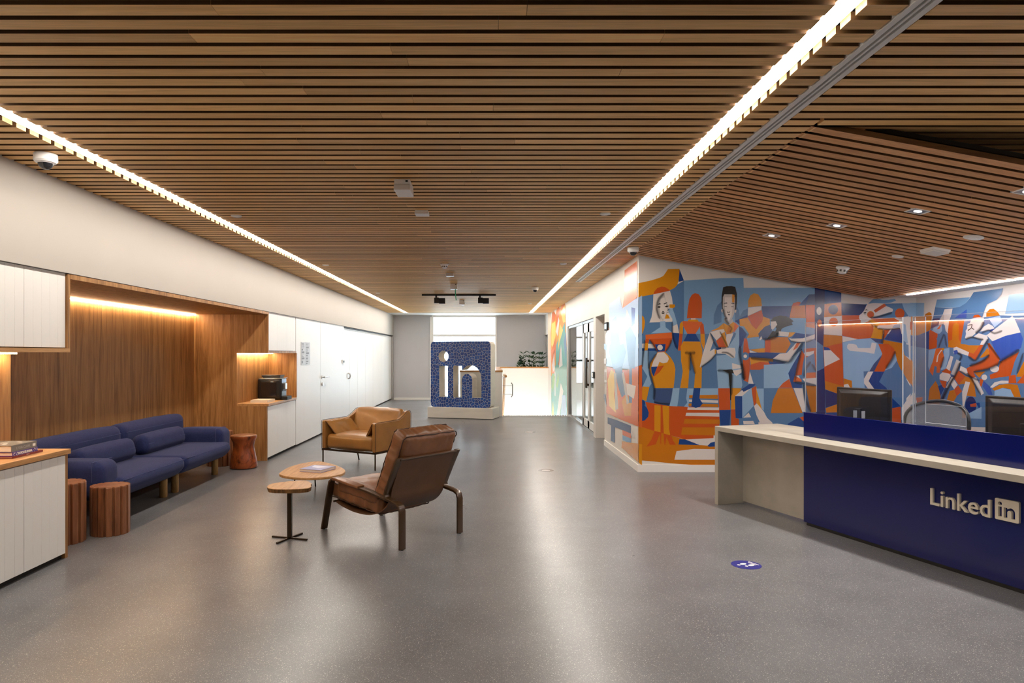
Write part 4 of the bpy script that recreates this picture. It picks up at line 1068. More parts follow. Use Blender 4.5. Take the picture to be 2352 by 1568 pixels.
def smoke(p, label, s=1.0, tilt=0.0):
    o = thing('smoke_detector', label, 'smoke detector', p); o.rotation_euler = (0, tilt, 0)
    MB().lathe([(0.055 * s, 0), (0.058 * s, -0.012 * s), (0.050 * s, -0.02 * s)], (0, 0, 0), 24).build('base', M_whiteplastic, o, smooth=40)
    MB().lathe([(0.048 * s, -0.02 * s), (0.036 * s, -0.055 * s), (0.02 * s, -0.062 * s)], (0, 0, 0), 24).build('head', M_whiteplastic, o, smooth=40)
    mb = MB()
    for k in range(8):
        a_ = k * PI / 4; M_ = Matrix.Rotation(a_, 4, 'Z'); mb.box(0.037 * s, 0.044 * s, -0.008 * s, 0.008 * s, -0.048 * s, -0.028 * s, M=M_)
    mb.build('vents', M_vent, o)
smoke(ceil(1021, 606), 'white smoke detector in the middle of the slat ceiling', 1.0)
smoke(ceil(1063, 696), 'small white smoke detector beside the track lights', 1.0)
smoke(onpanel(1936, 613), 'white smoke detector on the sloping ceiling over the desk', 1.15, math.atan(SLOPE))
def unit(x0, x1, y0, y1, h, label, led=True, cord=False):
    o = thing('emergency_light', label, 'emergency light', ((x0 + x1) / 2, (y0 + y1) / 2, ZC))
    w2, d2 = (x1 - x0) / 2, (y1 - y0) / 2
    mb = MB(); mb.box(-w2, w2, -d2, d2, -h * .45, 0); mb.build('base', M_whiteplastic, o, bevel=0.003)
    mb = MB(); mb.box(-w2 - .003, w2 + .003, -d2 - .003, d2 + .003, -h, -h * .45); mb.build('cover', mat('unit_cover', (232, 230, 228), 0.3), o, bevel=0.005)
    if led:
        mb = MB(); mb.box(w2 * .45, w2 * .75, -d2 - .002, -d2 + .004, -h * .25, -h * .1); mb.build('indicator', M_black, o)
    if cord:
        MB().tube([(0.03, -d2 - .004, -h), (0.032, -d2 - .004, -h - 0.1), (0.045, -d2 - .004, -h - 0.20)], 0.009, 6).build('hanging_tag', mat('green_ribbon', (70, 190, 140), 0.5), o)
unit(-0.676, -0.564, 4.89, 5.12, 0.078, 'white emergency light box nearest the camera on the ceiling')
unit(-0.64, -0.527, 5.94, 6.06, 0.034, 'flat white box on the ceiling behind the nearest emergency light', False)
unit(-0.66, -0.545, 10.6, 10.72, 0.045, 'flat white box on the ceiling behind the smoke detector', False)
unit(-0.68, -0.56, 12.17, 12.32, 0.10, 'white emergency light box with a green ribbon hanging down', True, True)
unit(-0.68, -0.56, 15.9, 16.05, 0.11, 'white emergency light box behind the track lights')
M_disc = mat('white_disc', (232, 230, 226), 0.45)
def disc(p, label, r=0.05, tilt=0.0, grp='flat white ceiling discs'):
    o = thing('ceiling_disc', label, 'ceiling disc', p, group=grp); o.rotation_euler = (0, tilt, 0)
    MB().lathe([(r, 0.0), (r, -0.006), (r * .92, -0.010)], (0, 0, 0), 28).build('cover', M_disc, o, smooth=40)
    MB().lathe([(r * .5, -0.0101), (r * .48, -0.013)], (0, 0, 0), 20).build('centre_plate', M_whiteplastic, o, smooth=40)
for (px, py, lab) in [(543, 495, 'flat white ceiling disc beside the left light line, nearest'), (748, 608, 'flat white ceiling disc beside the left light line, second'), (868, 672, 'flat white ceiling disc beside the left light line, farthest'), (1390, 490, 'flat white ceiling disc beside the right light line, nearest'), (1294, 605, 'flat white ceiling disc beside the right light line, second'), (1217, 697, 'flat white ceiling disc beside the right light line, farthest')]:
    disc(ceil(px, py), lab, 0.048)
disc(onpanel(2236, 544), 'large flat white disc on the sloping ceiling over the desk', 0.068, math.atan(SLOPE))
disc(onpanel(2062, 588), 'small flat white disc on the sloping ceiling over the desk', 0.048, math.atan(SLOPE))
p = onpanel(2148, 573)
o = thing('ceiling_box', 'flat white box on the sloping ceiling over the desk', 'ceiling box', p); o.rotation_euler = (0, math.atan(SLOPE), 0)
mb = MB(); mb.box(-0.075, 0.075, -0.09, 0.09, -0.022, 0); mb.build('base', M_whiteplastic, o, bevel=0.003)
mb = MB(); mb.box(-0.07, 0.07, -0.085, 0.085, -0.036, -0.022); mb.build('cover', M_disc, o, bevel=0.004)
# square downlights in the sloping panel, with their own spot lamps
for i, (px, py) in enumerate([(1772, 541), (1922, 518), (2108, 485), (None, None), (None, None)]):
    p = onpanel(px, py) if px else prev + step
    if i == 2: step = p - prev
    prev = p
    o = thing('square_downlight', ['square downlight over the desk, farthest of the row', 'square downlight over the desk, second of the row', 'square downlight over the desk, nearest in view', 'square downlight over the near desk end', 'square downlight over the nearest desk end'][i], 'downlight', p, group='downlights over the desk'); o.rotation_euler = (0, math.atan(SLOPE), 0)
    mb = MB(); s_ = 0.062
    for a in ((-s_, -s_ + .01, -s_, s_), (s_ - .01, s_, -s_, s_), (-s_, s_, -s_, -s_ + .01), (-s_, s_, s_ - .01, s_)): mb.box(*a, -0.003, 0.02)
    mb.build('trim', M_whiteplastic, o)
    mb = MB(); mb.box(-s_ + .01, s_ - .01, -s_ + .01, s_ - .01, -0.001, 0.001); mb.build('reflector', M_steel, o)
    mb = MB(); mb.lathe([(0.026, -0.0025), (0.026, -0.0012)], (0, 0, 0), 16); mb.build('lamp_face', M_spotface, o)
    ld = bpy.data.lights.new('downlight_lamp', 'SPOT'); ld.energy = SPOT; ld.color = (1.0, 0.93, 0.86); ld.spot_size = math.radians(110); ld.spot_blend = 0.5; ld.shadow_soft_size = 0.03
    lo_ = bpy.data.objects.new('lamp', ld); COL.objects.link(lo_); lo_.parent = o; lo_.location = (0, 0, -0.012)
# track with two spot heads
p = ceil(1054, 677.5); y = 14.35
tr = thing('track_light', 'black ceiling track with two square spot heads', 'track light', (-0.62, y, ZC))
mb = MB(); mb.box(-0.78, 0.775, -0.018, 0.018, -0.036, 0); mb.build('track', M_blackmat, tr)
for x in (-0.42, 0.50):
    MB().tube([(x - 0.06, 0, -0.036), (x - 0.06, 0, -0.07)], 0.02, 8).build('adapter', M_blackmat, tr)
    h_ = MB(); h_.box(-0.10, 0.0, -0.04, 0.04, -0.19, -0.075, M=Matrix.Translation((x, 0, 0))); hd = h_.build('driver_box', M_blackmat, tr, bevel=0.004)
    h_ = MB(); h_.box(0.0, 0.13, -0.05, 0.05, -0.20, -0.085, M=Matrix.Translation((x, 0, 0))); hd2 = h_.build('spot_head', M_blackmat, tr, bevel=0.006)
# ================================================================== SMALL WALL FITTINGS
def plate(name, label, cat, px0, px1, py0, py1, X, t, m, screen=None):
    a = onx(px1, py1, X); b = onx(px0, py0, X)
    yc, zc = (a.y + b.y) / 2, (a.z + b.z) / 2
    o = thing(name, label, cat, (X, yc, zc)); hy = abs(a.y - b.y) / 2; hz = abs(a.z - b.z) / 2; sgn = -1 if X > 0 else 1
    mb = MB(); mb.box(min(0, sgn * t), max(0, sgn * t), -hy, hy, -hz, hz); mb.build('body', m, o, bevel=0.004)
    mb = MB(); x_ = sgn * (t + 0.001); mb.box(min(sgn * t, x_), max(sgn * t, x_), -hy * .7, hy * .7, -hz * .6, hz * .6); mb.build('face', screen or M_whiteplastic, o)
plate('access_panel', 'small blue-screened access panel by the lift opening', 'panel', 1392, 1398, 741, 758, XR, 0.03, M_blackmat, mat('pale_blue_screen', (150, 190, 224), 0.2))
plate('wall_plate', 'white notice plate by the lift opening, lower one', 'plate', 1389, 1394.5, 848, 879, XR, 0.008, M_whiteplastic, mat('plate_print', (206, 196, 190), 0.5))
plate('wall_switch', 'white switch plate by the lift opening, upper one', 'switch', 1389, 1393.5, 823, 836, XR, 0.012, M_whiteplastic)
plate('wall_sensor', 'small white sensor near the far left corner', 'sensor', 905, 907, 754, 763, XL, 0.03, M_whiteplastic)
plate('thermostat', 'small white thermostat beside the door in the white boarding', 'thermostat', 785.5, 789.5, 826, 834, XC, 0.02, M_whiteplastic, M_blackmat)
plate('call_button', 'dark oval call button on the white pier by the glass doors', 'button', 1362.5, 1366.5, 853, 869, XR, 0.03, M_black)
# ================================================================== FLOOR STICKERS
c = fl(1714, 1297)
o = thing('floor_sticker', 'round blue floor sticker with white footprints', 'sticker', (c.x, c.y, 0.0), math.radians(-62))
MB().lathe([(0.103, 0.0003), (0.103, 0.0012)], (0, 0, 0), 40).build('disc', mat('sticker_blue', (44, 44, 128), 0.4), o)
mb = MB()
for s_, dy in ((-1, -0.012), (1, 0.016)):
    mb.prism([(x + s_ * 0.024, y + dy) for x, y in arc(0, 0.008, 0.017, 0.026, 0, 360, 16)[:-1]], 0.0013, 0.0018)
    mb.prism([(x + s_ * 0.022, y + dy) for x, y in arc(0, -0.038, 0.012, 0.011, 0, 360, 12)[:-1]], 0.0013, 0.0018)
mb.build('footprints', M_print, o)
mb = MB()
for i, (a, b) in enumerate(((-0.045, 0.045), (-0.03, 0.032))):
    x = a
    while x < b: mb.box(x, x + 0.009, 0.068 - i * 0.018, 0.078 - i * 0.018, 0.0013, 0.0018); x += 0.012
mb.build('caption', M_print, o)
for px, py, lab in ((1254, 1080, 'faint clear round floor sticker in the middle of the hall'), (1218, 992, 'faint clear round floor sticker nearer the stairs')):
    c = fl(px, py); o = thing('clear_sticker', lab, 'sticker', (c.x, c.y, 0))
    MB().lathe([(0.10, 0.0003), (0.10, 0.0010)], (0, 0, 0), 36).build('disc', mat('clear_vinyl', (134, 130, 130), 0.22), o)
    MB().lathe([(0.055, 0.0011), (0.055, 0.0014)], (0, 0, 0), 24).build('mark', mat('faint_mark', (150, 146, 146), 0.3), o)
# ================================================================== BEYOND THE WINDOW
M_bld = mat('pale_render', (214, 212, 210), 0.8); M_pane = mat('far_pane', (150, 160, 172), 0.2)
for i, (x, w_, z, yy) in enumerate([(-7.2, 5.5, 2.9, 72), (-2.8, 6.0, 3.35, 84), (2.4, 5.0, 3.0, 76), (-13.5, 6.0, 3.5, 90)]):
    o = thing('distant_building', ['pale low building beyond the window, left of centre', 'pale building with roof tank beyond the window', 'pale building beyond the window, right side', 'pale building beyond the window, leftmost'][i], 'building', (x, yy, -18))
    mb = MB(); mb.box(-w_ / 2, w_ / 2, 0, 6, 0, 18 + z - 0.8); mb.build('wall', M_bld, o)
    mb = MB(); mb.box(-w_ / 2 - .2, w_ / 2 + .2, -.2, 6.2, 18 + z - .8, 18 + z - .5); r_ = mb.build('roof', M_bld, o)
    mb = MB(); mb.box(-0.6, 0.7, 1, 2, 18 + z - .5, 18 + z + .3); mb.build('roof_tank', M_pane, r_)
    for f_ in range(5):
        for c_ in range(4):
            mb = MB(); x_ = -w_ / 2 + (c_ + .5) * w_ / 4; z_ = 18 + z - 2.6 - f_ * 3
            mb.box(x_ - .4, x_ + .4, -0.05, 0.0, z_, z_ + 1.3); mb.build('window', M_pane, o)
# ================================================================== MURALS (flat paint on the walls)
PAL = {k: lin(v) for k, v in dict(w=(228, 220, 214), g=(198, 192, 188), y=(222, 148, 22), o=(206, 122, 16), r=(206, 88, 28), e=(224, 108, 48), l=(150, 186, 218), a=(122, 166, 206),
     m=(88, 128, 172), d=(26, 70, 140), n=(30, 42, 104), b=(48, 88, 176), k=(26, 24, 24), s=(60, 84, 130), t=(96, 170, 160), f=(250, 208, 96), q=(120, 178, 96), p=(238, 190, 170), c=(168, 200, 236)).items()}
BLK = dict(A=(1460, 560, 5.2267), B=(1460, 800, 5.2267), C=(1660, 640, 4.3567), E=(1880, 680, 4.75), F=(2090, 640, 4.355), H=(1380, 580, 3.07), N=(1240, 680, 5.4125))
CORN1, CORN2 = CX + XR * F / YM, CX + XS * F / YM
def clipx(poly, x, keep_left):
    out = []
    for i in range(len(poly)):
        A, B = poly[i - 1], poly[i]; ia = (A[0] <= x) == keep_left or A[0] == x; ib = (B[0] <= x) == keep_left or B[0] == x
        if ia != ib:
            t = (x - A[0]) / (B[0] - A[0]); out.append((x, A[1] + (B[1] - A[1]) * t))
        if ib: out.append(B)
    return out
PAINT = {'back': MB(), 'side': MB(), 'corr': MB(), 'far': MB()}
LAYER = {'n': 0}
def place(poly, off):
    """split one painted shape over the walls it covers -> [(wall, points)]"""
    res = []
    a = clipx(poly, CORN1, True); rest = clipx(poly, CORN1, False)
    if len(a) >= 3: res.append(('corr', [onx(x, y, XR) - Vector((off, 0, 0)) for x, y in a]))
    b = clipx(rest, CORN2, True) if rest else []; c = clipx(rest, CORN2, False) if rest else []
    if len(b) >= 3: res.append(('back', [ony(x, y, YM) - Vector((0, off, 0)) for x, y in b]))
    if len(c) >= 3: res.append(('side', [onx(x, y, XS) - Vector((off, 0, 0)) for x, y in c]))
    return res
def P(blk, col, *xy):
    ox, oy, s = BLK[blk]; pts = [(ox + xy[i] / s, oy + xy[i + 1] / s) for i in range(0, len(xy), 2)]
    LAYER['n'] += 1; off = 0.0006 + LAYER['n'] * 0.000012
    pr = place(pts, off) if blk != 'N' else [('far', [onx(x, y, XR) - Vector((off, 0, 0)) for x, y in pts])]
    for w_, q in pr: PAINT[w_].add(q, [tuple(range(len(q)))], None, PAL[col])
def CI(blk, col, cx, cy, rx, ry=None):
    q = arc(cx, cy, rx, ry or rx, 0, 360, 24)[:-1]; P(blk, col, *[v for p_ in q for v in p_])
SOFT = {'back': [], 'side': [], 'corr': []}
def AB(blk, wid, *xy, col='k', al=0.6):
    """airbrushed soft line"""
    ox, oy, s = BLK[blk]; pts = [Vector((ox + xy[i] / s, oy + xy[i + 1] / s, 0)) for i in range(0, len(xy), 2)]
    LAYER['n'] += 1; off = 0.0006 + LAYER['n'] * 0.000012; pts = spline(pts, 4); n = len(pts); w_ = wid / s
    L, Cn, R = [], [], []
    for i, p_ in enumerate(pts):
        t = (pts[min(i + 1, n - 1)] - pts[max(i - 1, 0)]); t = Vector((t.y, -t.x, 0)).normalized() * w_ * (1.0 if 0 < i < n - 1 else 0.4)
        L.append(p_ + t); Cn.append(p_); R.append(p_ - t)
    mid = sum((p_.x for p_ in pts)) / n
    wl = 'corr' if mid < CORN1 else ('back' if mid < CORN2 else 'side')
    for i in range(n - 1):
        for (q, al4) in (([L[i], L[i + 1], Cn[i + 1], Cn[i]], (0, 0, al, al)), ([Cn[i], Cn[i + 1], R[i + 1], R[i]], (al, al, 0, 0))):
            pp = [(onx(v.x, v.y, XR) - Vector((off, 0, 0))) if wl == 'corr' else (ony(v.x, v.y, YM) - Vector((0, off, 0))) if wl == 'back' else (onx(v.x, v.y, XS) - Vector((off, 0, 0))) for v in q]
            SOFT[wl].append((pp, al4, PAL[col]))
# ---- background of the long wall
P('A', 'm', 28, 600, 480, 500, 580, 440, 580, 1080, 3250, 1080, 3250, 2560, 1100, 2560, 1000, 2180, 30, 2180)
P('A', 'a', 580, 440, 1000, 412, 1293, 408, 1298, 527, 2150, 527, 2150, 1080, 580, 1080)
P('A', 'd', 525, 300, 580, 440, 515, 455)
P('A', 'y', 28, 472, 190, 437, 290, 405, 330, 385, 360, 345, 388, 303, 527, 300, 522, 380, 515, 440, 500, 490, 470, 525, 415, 555, 210, 605, 28, 640)
P('A', 'r', 215, 605, 225, 570, 260, 530, 310, 512, 350, 517, 390, 540, 415, 560)
P('A', 'y', 28, 850, 70, 850, 100, 880, 112, 930, 105, 1000, 85, 1075, 28, 1075)
P('A', 'd', 28, 1078, 85, 1080, 65, 1135, 28, 1115)
P('A', 'w', 20, 1200, 100, 1195, 220, 1200, 250, 1250, 20, 1248); P('A', 'd', 28, 1255, 255, 1258, 250, 1283, 28, 1283)
# white-haired woman
P('A', 'w', 213, 605, 412, 562, 435, 640, 445, 720, 440, 935, 165, 943, 190, 880, 205, 780)
P('A', 'l', 292, 930, 355, 925, 360, 1000, 435, 1060, 180, 1075, 295, 1000)
P('A', 'g', 265, 650, 300, 610, 345, 585, 360, 690, 400, 740, 385, 800, 360, 870, 330, 925, 300, 890, 270, 850, 250, 790, 255, 720)
P('A', 'w', 300, 660, 345, 640, 365, 720, 380, 790, 350, 880, 330, 910, 300, 850, 285, 760)
for q in ((258, 760, 280, 745, 302, 756, 285, 768), (345, 755, 370, 740, 400, 742, 375, 762), (258, 730, 285, 712, 308, 722, 285, 726), (335, 718, 375, 700, 380, 708, 340, 726), (303, 830, 325, 822, 355, 828, 330, 840), (315, 808, 330, 805, 345, 815, 330, 820)): P('A', 'k', *q)
P('A', 'l', 385, 780, 440, 770, 470, 850, 500, 965, 520, 1070, 440, 1070, 440, 960, 440, 900, 395, 820)
P('A', 'w', 440, 990, 500, 962, 522, 1072, 442, 1062); P('A', 'd', 440, 1065, 525, 1072, 520, 1200, 500, 1270, 470, 1230, 440, 1130)
P('A', 'y', 405, 725, 470, 725, 475, 755, 450, 770, 405, 765); P('A', 'y', 365, 845, 390, 850, 412, 895, 350, 898)
for q in ((378, 800, 420, 790, 380, 806), (385, 782, 425, 775, 388, 790), (375, 820, 415, 812, 380, 826)): P('A', 'k', *q)
P('A', 'e', 118, 1090, 435, 1060, 438, 1130, 120, 1140)
P('A', 'r', 165, 1140, 438, 1130, 430, 1180, 360, 1290, 260, 1290, 220, 1230); P('A', 'd', 230, 1205, 360, 1200, 350, 1285, 265, 1290); CI('A', 'w', 293, 1243, 33)
P('A', 'r', 120, 1140, 165, 1140, 150, 1200, 112, 1195); P('A', 'y', 112, 1190, 150, 1190, 145, 1275, 105, 1280); P('A', 'l', 102, 1280, 150, 1280, 155, 1380, 158, 1620, 80, 1490, 85, 1400)
P('A', 'y', 262, 1300, 350, 1293, 420, 1360, 460, 1430, 477, 1500, 470, 1600, 455, 1730, 230, 1730, 200, 1640, 165, 1500, 175, 1430)
P('A', 'w', 265, 1305, 340, 1300, 385, 1345, 398, 1380, 380, 1420, 330, 1432, 285, 1415, 265, 1470, 190, 1475, 215, 1400)
P('A', 'd', 185, 1475, 262, 1470, 215, 1590, 190, 1540); P('A', 'r', 262, 1470, 340, 1460, 285, 1540, 215, 1595)
# lower left field
P('B', 'd', 30, 225, 75, 235, 75, 300, 85, 445, 30, 430); P('B', 'l', 155, 300, 190, 420, 165, 460, 85, 458); 
P('B', 'r', 115, 640, 225, 660, 405, 690, 1005, 710, 1005, 940, 935, 950, 935, 1080, 600, 1092, 520, 1070, 430, 1045, 335, 1020, 225, 990, 28, 925, 28, 870, 155, 770)
P('B', 'o', 28, 925, 225, 990, 430, 1045, 530, 1075, 600, 1090, 1500, 1120, 1500, 1395, 700, 1398, 420, 1378, 230, 1357, 28, 1340)
P('B', 's', 215, 478, 445, 478, 435, 546, 405, 690, 225, 656, 215, 606); P('B', 'y', 85, 455, 165, 462, 128, 632, 38, 595)
P('B', 'l', 445, 478, 527, 475, 515, 600, 500, 695, 405, 690, 430, 600); P('B', 'm', 527, 475, 630, 475, 605, 600, 620, 650, 580, 697, 500, 692, 515, 600)
P('B', 'l', 620, 480, 990, 478, 990, 555, 640, 560, 640, 705, 580, 697, 620, 650, 605, 600)
P('B', 'y', 225, 680, 300, 685, 298, 1005, 225, 990); P('B', 'y', 322, 688, 403, 690, 400, 960, 415, 1040, 338, 1025)
P('B', 'r', 228, 990, 298, 1005, 275, 1065, 240, 1150, 130, 1178, 185, 1100); P('B', 'r', 335, 1020, 428, 1045, 450, 1110, 485, 1155, 410, 1155, 370, 1060, 355, 1155, 345, 1155); P('B', 'r', 290, 1010, 308, 1010, 305, 1150, 300, 1150)
P('B', 'd', 28, 598, 100, 625, 115, 650, 108, 685, 140, 720, 157, 770, 150, 820, 110, 865, 28, 875); CI('B', 'o', 50, 770, 23)
# orange-haired woman seen from behind
P('A', 'r', 615, 893, 625, 780, 645, 660, 675, 610, 712, 590, 755, 603, 785, 645, 797, 720, 793, 893)
P('A', 'y', 640, 905, 740, 905, 760, 935, 620, 930); P('A', 'w', 665, 893, 718, 893, 718, 908, 665, 908)
P('A', 'y', 560, 925, 530, 960, 525, 1075, 565, 1080, 570, 980); P('A', 'r', 780, 935, 815, 965, 828, 1080, 778, 1080, 772, 990)
P('A', 'e', 565, 925, 800, 935, 770, 995, 718, 1078, 620, 1078, 568, 980); P('A', 'y', 778, 1080, 828, 1080, 832, 1200, 815, 1270, 780, 1170); P('A', 'r', 525, 1075, 565, 1080, 555, 1180, 540, 1280, 508, 1280)
P('A', 'd', 622, 1078, 718, 1078, 770, 1170, 575, 1168)
P('A', 'y', 570, 1170, 775, 1172, 800, 1270, 800, 1400, 795, 1500, 790, 1730, 700, 1730, 712, 1560, 655, 1340, 645, 1500, 630, 1730, 533, 1730, 565, 1530, 545, 1400, 540, 1230)
# crossing stripes
for col, q in (('o', (645, 560, 985, 555, 988, 605, 640, 595)), ('w', (640, 612, 990, 622, 990, 655, 640, 640)), ('o', (635, 660, 990, 668, 992, 705, 633, 692)), ('w', (625, 707, 1000, 708, 1000, 740, 620, 735)), ('w', (608, 772, 1003, 772, 1005, 818, 597, 808)),
    ('o', (588, 845, 1008, 852, 1012, 905, 575, 903)), ('o', (560, 945, 1012, 948, 1012, 1045, 545, 1035)), ('w', (595, 1092, 935, 1075, 1050, 1100, 860, 1165, 760, 1158, 700, 1130)), ('d', (525, 1088, 590, 1090, 770, 1160, 515, 1152)), ('d', (1000, 1105, 900, 1130, 860, 1170, 885, 1180, 1000, 1175)), ('w', (490, 1232, 700, 1205, 1300, 1212, 1300, 1335, 465, 1335))): P('B', col, *q)
P('B', 'd', 697, 475, 777, 475, 765, 600, 805, 660, 770, 700, 720, 713, 668, 695, 680, 600)
# man in the suit
P('A', 'm', 935, 970, 940, 850, 980, 740, 1030, 690, 1030, 940); P('A', 'm', 1205, 740, 1240, 800, 1250, 870, 1190, 960, 1190, 780); P('A', 'm', 1250, 870, 1290, 800, 1345, 775, 1345, 880, 1200, 930)
P('A', 'k', 1030, 700, 1033, 620, 1050, 520, 1090, 508, 1150, 506, 1195, 515, 1215, 600, 1215, 700, 1205, 780, 1190, 800, 1045, 800, 1035, 770)
P('A', 'g', 1047, 640, 1062, 605, 1160, 605, 1192, 640, 1192, 760, 1180, 840, 1150, 910, 1118, 945, 1085, 900, 1060, 850, 1045, 760)
P('A', 'w', 1070, 640, 1150, 640, 1165, 760, 1150, 860, 1118, 925, 1085, 860, 1070, 760)
P('A', 'w', 1025, 790, 1045, 780, 1045, 825, 1030, 815); P('A', 'w', 1190, 790, 1210, 790, 1205, 825, 1185, 825); P('A', 'y', 1158, 605, 1188, 610, 1185, 705, 1158, 700)
for q in ((1055, 712, 1095, 703, 1100, 715, 1060, 716), (1145, 712, 1185, 708, 1185, 718, 1148, 716), (1062, 750, 1095, 750, 1092, 757, 1065, 755), (1145, 750, 1175, 750, 1172, 757, 1148, 757), (1095, 810, 1118, 818, 1135, 808, 1130, 824, 1100, 825), (1105, 845, 1118, 840, 1132, 847, 1120, 860)): P('A', 'k', *q)
P('A', 'g', 1065, 880, 1090, 910, 1118, 948, 1165, 900, 1165, 950, 1118, 980, 1065, 930)
P('A', 'w', 890, 1060, 935, 1165, 890, 1290, 945, 1255, 970, 1310, 900, 1390, 775, 1485, 770, 1475, 800, 1340, 830, 1240)
P('A', 'l', 1115, 1240, 1180, 1060, 1240, 990, 1245, 1200, 1230, 1300, 1250, 1390, 1260, 1480, 1280, 1520, 972, 1515, 970, 1340, 1080, 1330, 1120, 1270)
P('A', 'y', 890, 1050, 990, 1005, 1055, 950, 1065, 1040, 1110, 1230, 1090, 1245, 1030, 1130, 1020, 1080, 990, 1030); P('A', 'w', 892, 1058, 1000, 1030, 1030, 1100, 970, 1160); P('A', 'w', 1000, 1030, 1060, 1022, 1068, 1055, 1020, 1085)
P('A', 'r', 965, 1165, 1030, 1110, 1085, 1240, 1000, 1245); P('A', 'w', 1090, 1085, 1175, 1070, 1112, 1235, 1085, 1150)
P('A', 'y', 1058, 950, 1118, 980, 1170, 935, 1190, 950, 1175, 1050, 1140, 1080, 1120, 1020, 1090, 1085, 1065, 1040); P('A', 'o', 1105, 1000, 1135, 1000, 1140, 1040, 1150, 1075, 1090, 1085, 1100, 1040); P('A', 'e', 1188, 940, 1240, 985, 1175, 1068)
P('A', 'm', 1110, 1240, 1180, 1060, 1205, 1075, 1195, 1110); P('A', 'd', 1240, 985, 1280, 1010, 1335, 1080, 1300, 1150, 1270, 1230, 1245, 1250)
P('A', 'w', 970, 1260, 1030, 1240, 1190, 1248, 1200, 1300, 1190, 1365, 1160, 1370, 1080, 1320, 980, 1315); P('A', 'd', 960, 1250, 1025, 1240, 1025, 1260, 970, 1275); P('A', 'y', 948, 1270, 970, 1265, 965, 1320, 948, 1315)
P('B', 'l', 975, 262, 1130, 275, 1130, 475, 990, 478); P('B', 'l', 1155, 300, 1265, 320, 1280, 440, 1270, 475, 1150, 475); P('B', 'k', 1040, 258, 1150, 250, 1210, 290, 1155, 300, 1150, 470, 1145, 620, 1135, 620, 1128, 470, 1115, 300)
P('B', 'w', 1155, 175, 1265, 205, 1270, 235, 1160, 250); P('B', 'w', 1165, 265, 1280, 245, 1270, 290, 1210, 330, 1185, 310)
P('B', 'r', 990, 478, 1130, 478, 1135, 735, 1003, 738); P('B', 'd', 1003, 738, 1138, 738, 1124, 980, 1022, 980); P('B', 'y', 1150, 475, 1270, 478, 1230, 560, 1190, 590, 1195, 730, 1145, 730); P('B', 'r', 1145, 732, 1195, 730, 1200, 835, 1240, 845, 1240, 970, 1145, 970)
# third figure and briefcase
P('A', 'd', 1190, 925, 1345, 850, 1345, 880, 1250, 905, 1245, 970); P('A', 'd', 1512, 748, 1900, 742, 1850, 900, 1530, 900)
P('A', 'y', 1350, 760, 1352, 680, 1375, 620, 1420, 592, 1470, 605, 1505, 660, 1515, 745); P('A', 'w', 1350, 765, 1512, 748, 1505, 790, 1345, 865)
P('A', 'y', 1245, 905, 1345, 880, 1390, 970, 1445, 1025, 1520, 930, 1530, 870, 1610, 900, 1610, 970, 1500, 1040, 1470, 1080, 1490, 1110, 1335, 1130, 1360, 1080, 1300, 990, 1250, 985); P('A', 'r', 1345, 868, 1512, 792, 1530, 870, 1520, 930, 1445, 1025, 1390, 970)
P('A', 'r', 1300, 1130, 1340, 1140, 1370, 1290, 1370, 1500, 1350, 1660, 1300, 1640, 1285, 1450, 1290, 1300)
P('A', 'a', 1335, 1130, 1490, 1115, 1545, 1140, 1548, 1250, 1360, 1265); P('A', 'y', 1365, 1268, 1550, 1250, 1555, 1305, 1470, 1305); P('A', 'w', 1365, 1275, 1460, 1305, 1370, 1308)
P('A', 'y', 1370, 1360, 1650, 1380, 1650, 1420, 1380, 1455); P('A', 'r', 1375, 1450, 1490, 1415, 1660, 1425, 1640, 1460, 1490, 1510, 1375, 1510)
CI('A', 'm', 1315, 1348, 48); CI('A', 'w', 1315, 1348, 21)
P('B', 'w', 1370, 275, 1415, 425, 1350, 420); P('B', 'r', 1390, 480, 1445, 450, 1450, 650, 1420, 690); P('B', 'y', 1445, 450, 1520, 740, 1450, 690)
P('B', 'w', 1192, 570, 1300, 480, 1390, 470, 1278, 572); P('B', 'd', 1192, 572, 1278, 572, 1278, 838, 1200, 835); P('B', 'l', 1278, 572, 1390, 470, 1415, 690, 1280, 835); P('B', 'd', 1270, 490, 1370, 425, 1440, 432, 1380, 480, 1295, 520)
P('B', 'w', 1420, 690, 1455, 660, 1540, 760, 1575, 830, 1640, 890, 1650, 930, 1480, 930, 1450, 800); P('B', 'm', 1360, 765, 1415, 700, 1450, 800, 1490, 885, 1430, 895, 1410, 865, 1290, 870, 1240, 930, 1280, 835, 1385, 825)
P('B', 'w', 1290, 830, 1355, 770, 1385, 825); P('B', 'w', 1290, 870, 1410, 868, 1430, 910, 1295, 910)
# middle of the wall: leaning figure
P('C', 'l', 410, 860, 620, 850, 700, 780, 790, 710, 700, 860, 655, 945, 690, 1090, 410, 1095); P('C', 'l', 335, 1098, 410, 1098, 410, 1320, 390, 1300)
P('C', 's', 765, 262, 862, 157, 920, 155, 920, 262); P('C', 'd', 765, 262, 862, 157, 830, 262)
P('C', 'r', 690, 272, 705, 245, 750, 230, 780, 235, 765, 268); P('C', 'o', 690, 272, 826, 265, 832, 395, 668, 390); P('C', 'e', 830, 262, 920, 262, 920, 495, 835, 480)
P('C', 'd', 260, 740, 450, 737, 570, 745, 500, 800, 260, 785)
P('C', 'o', 475, 582, 650, 585, 680, 650, 630, 740, 475, 738); P('C', 'r', 425, 610, 478, 605, 478, 738, 420, 735); P('C', 'm', 650, 595, 720, 630, 660, 740, 630, 742, 680, 650)
P('C', 'k', 478, 415, 510, 385, 570, 367, 630, 375, 660, 385, 680, 400, 708, 425, 690, 440, 700, 460, 630, 480, 590, 500, 560, 570, 510, 550, 540, 500); P('C', 's', 355, 550, 420, 480, 470, 460, 485, 480, 500, 560, 430, 600, 370, 612)
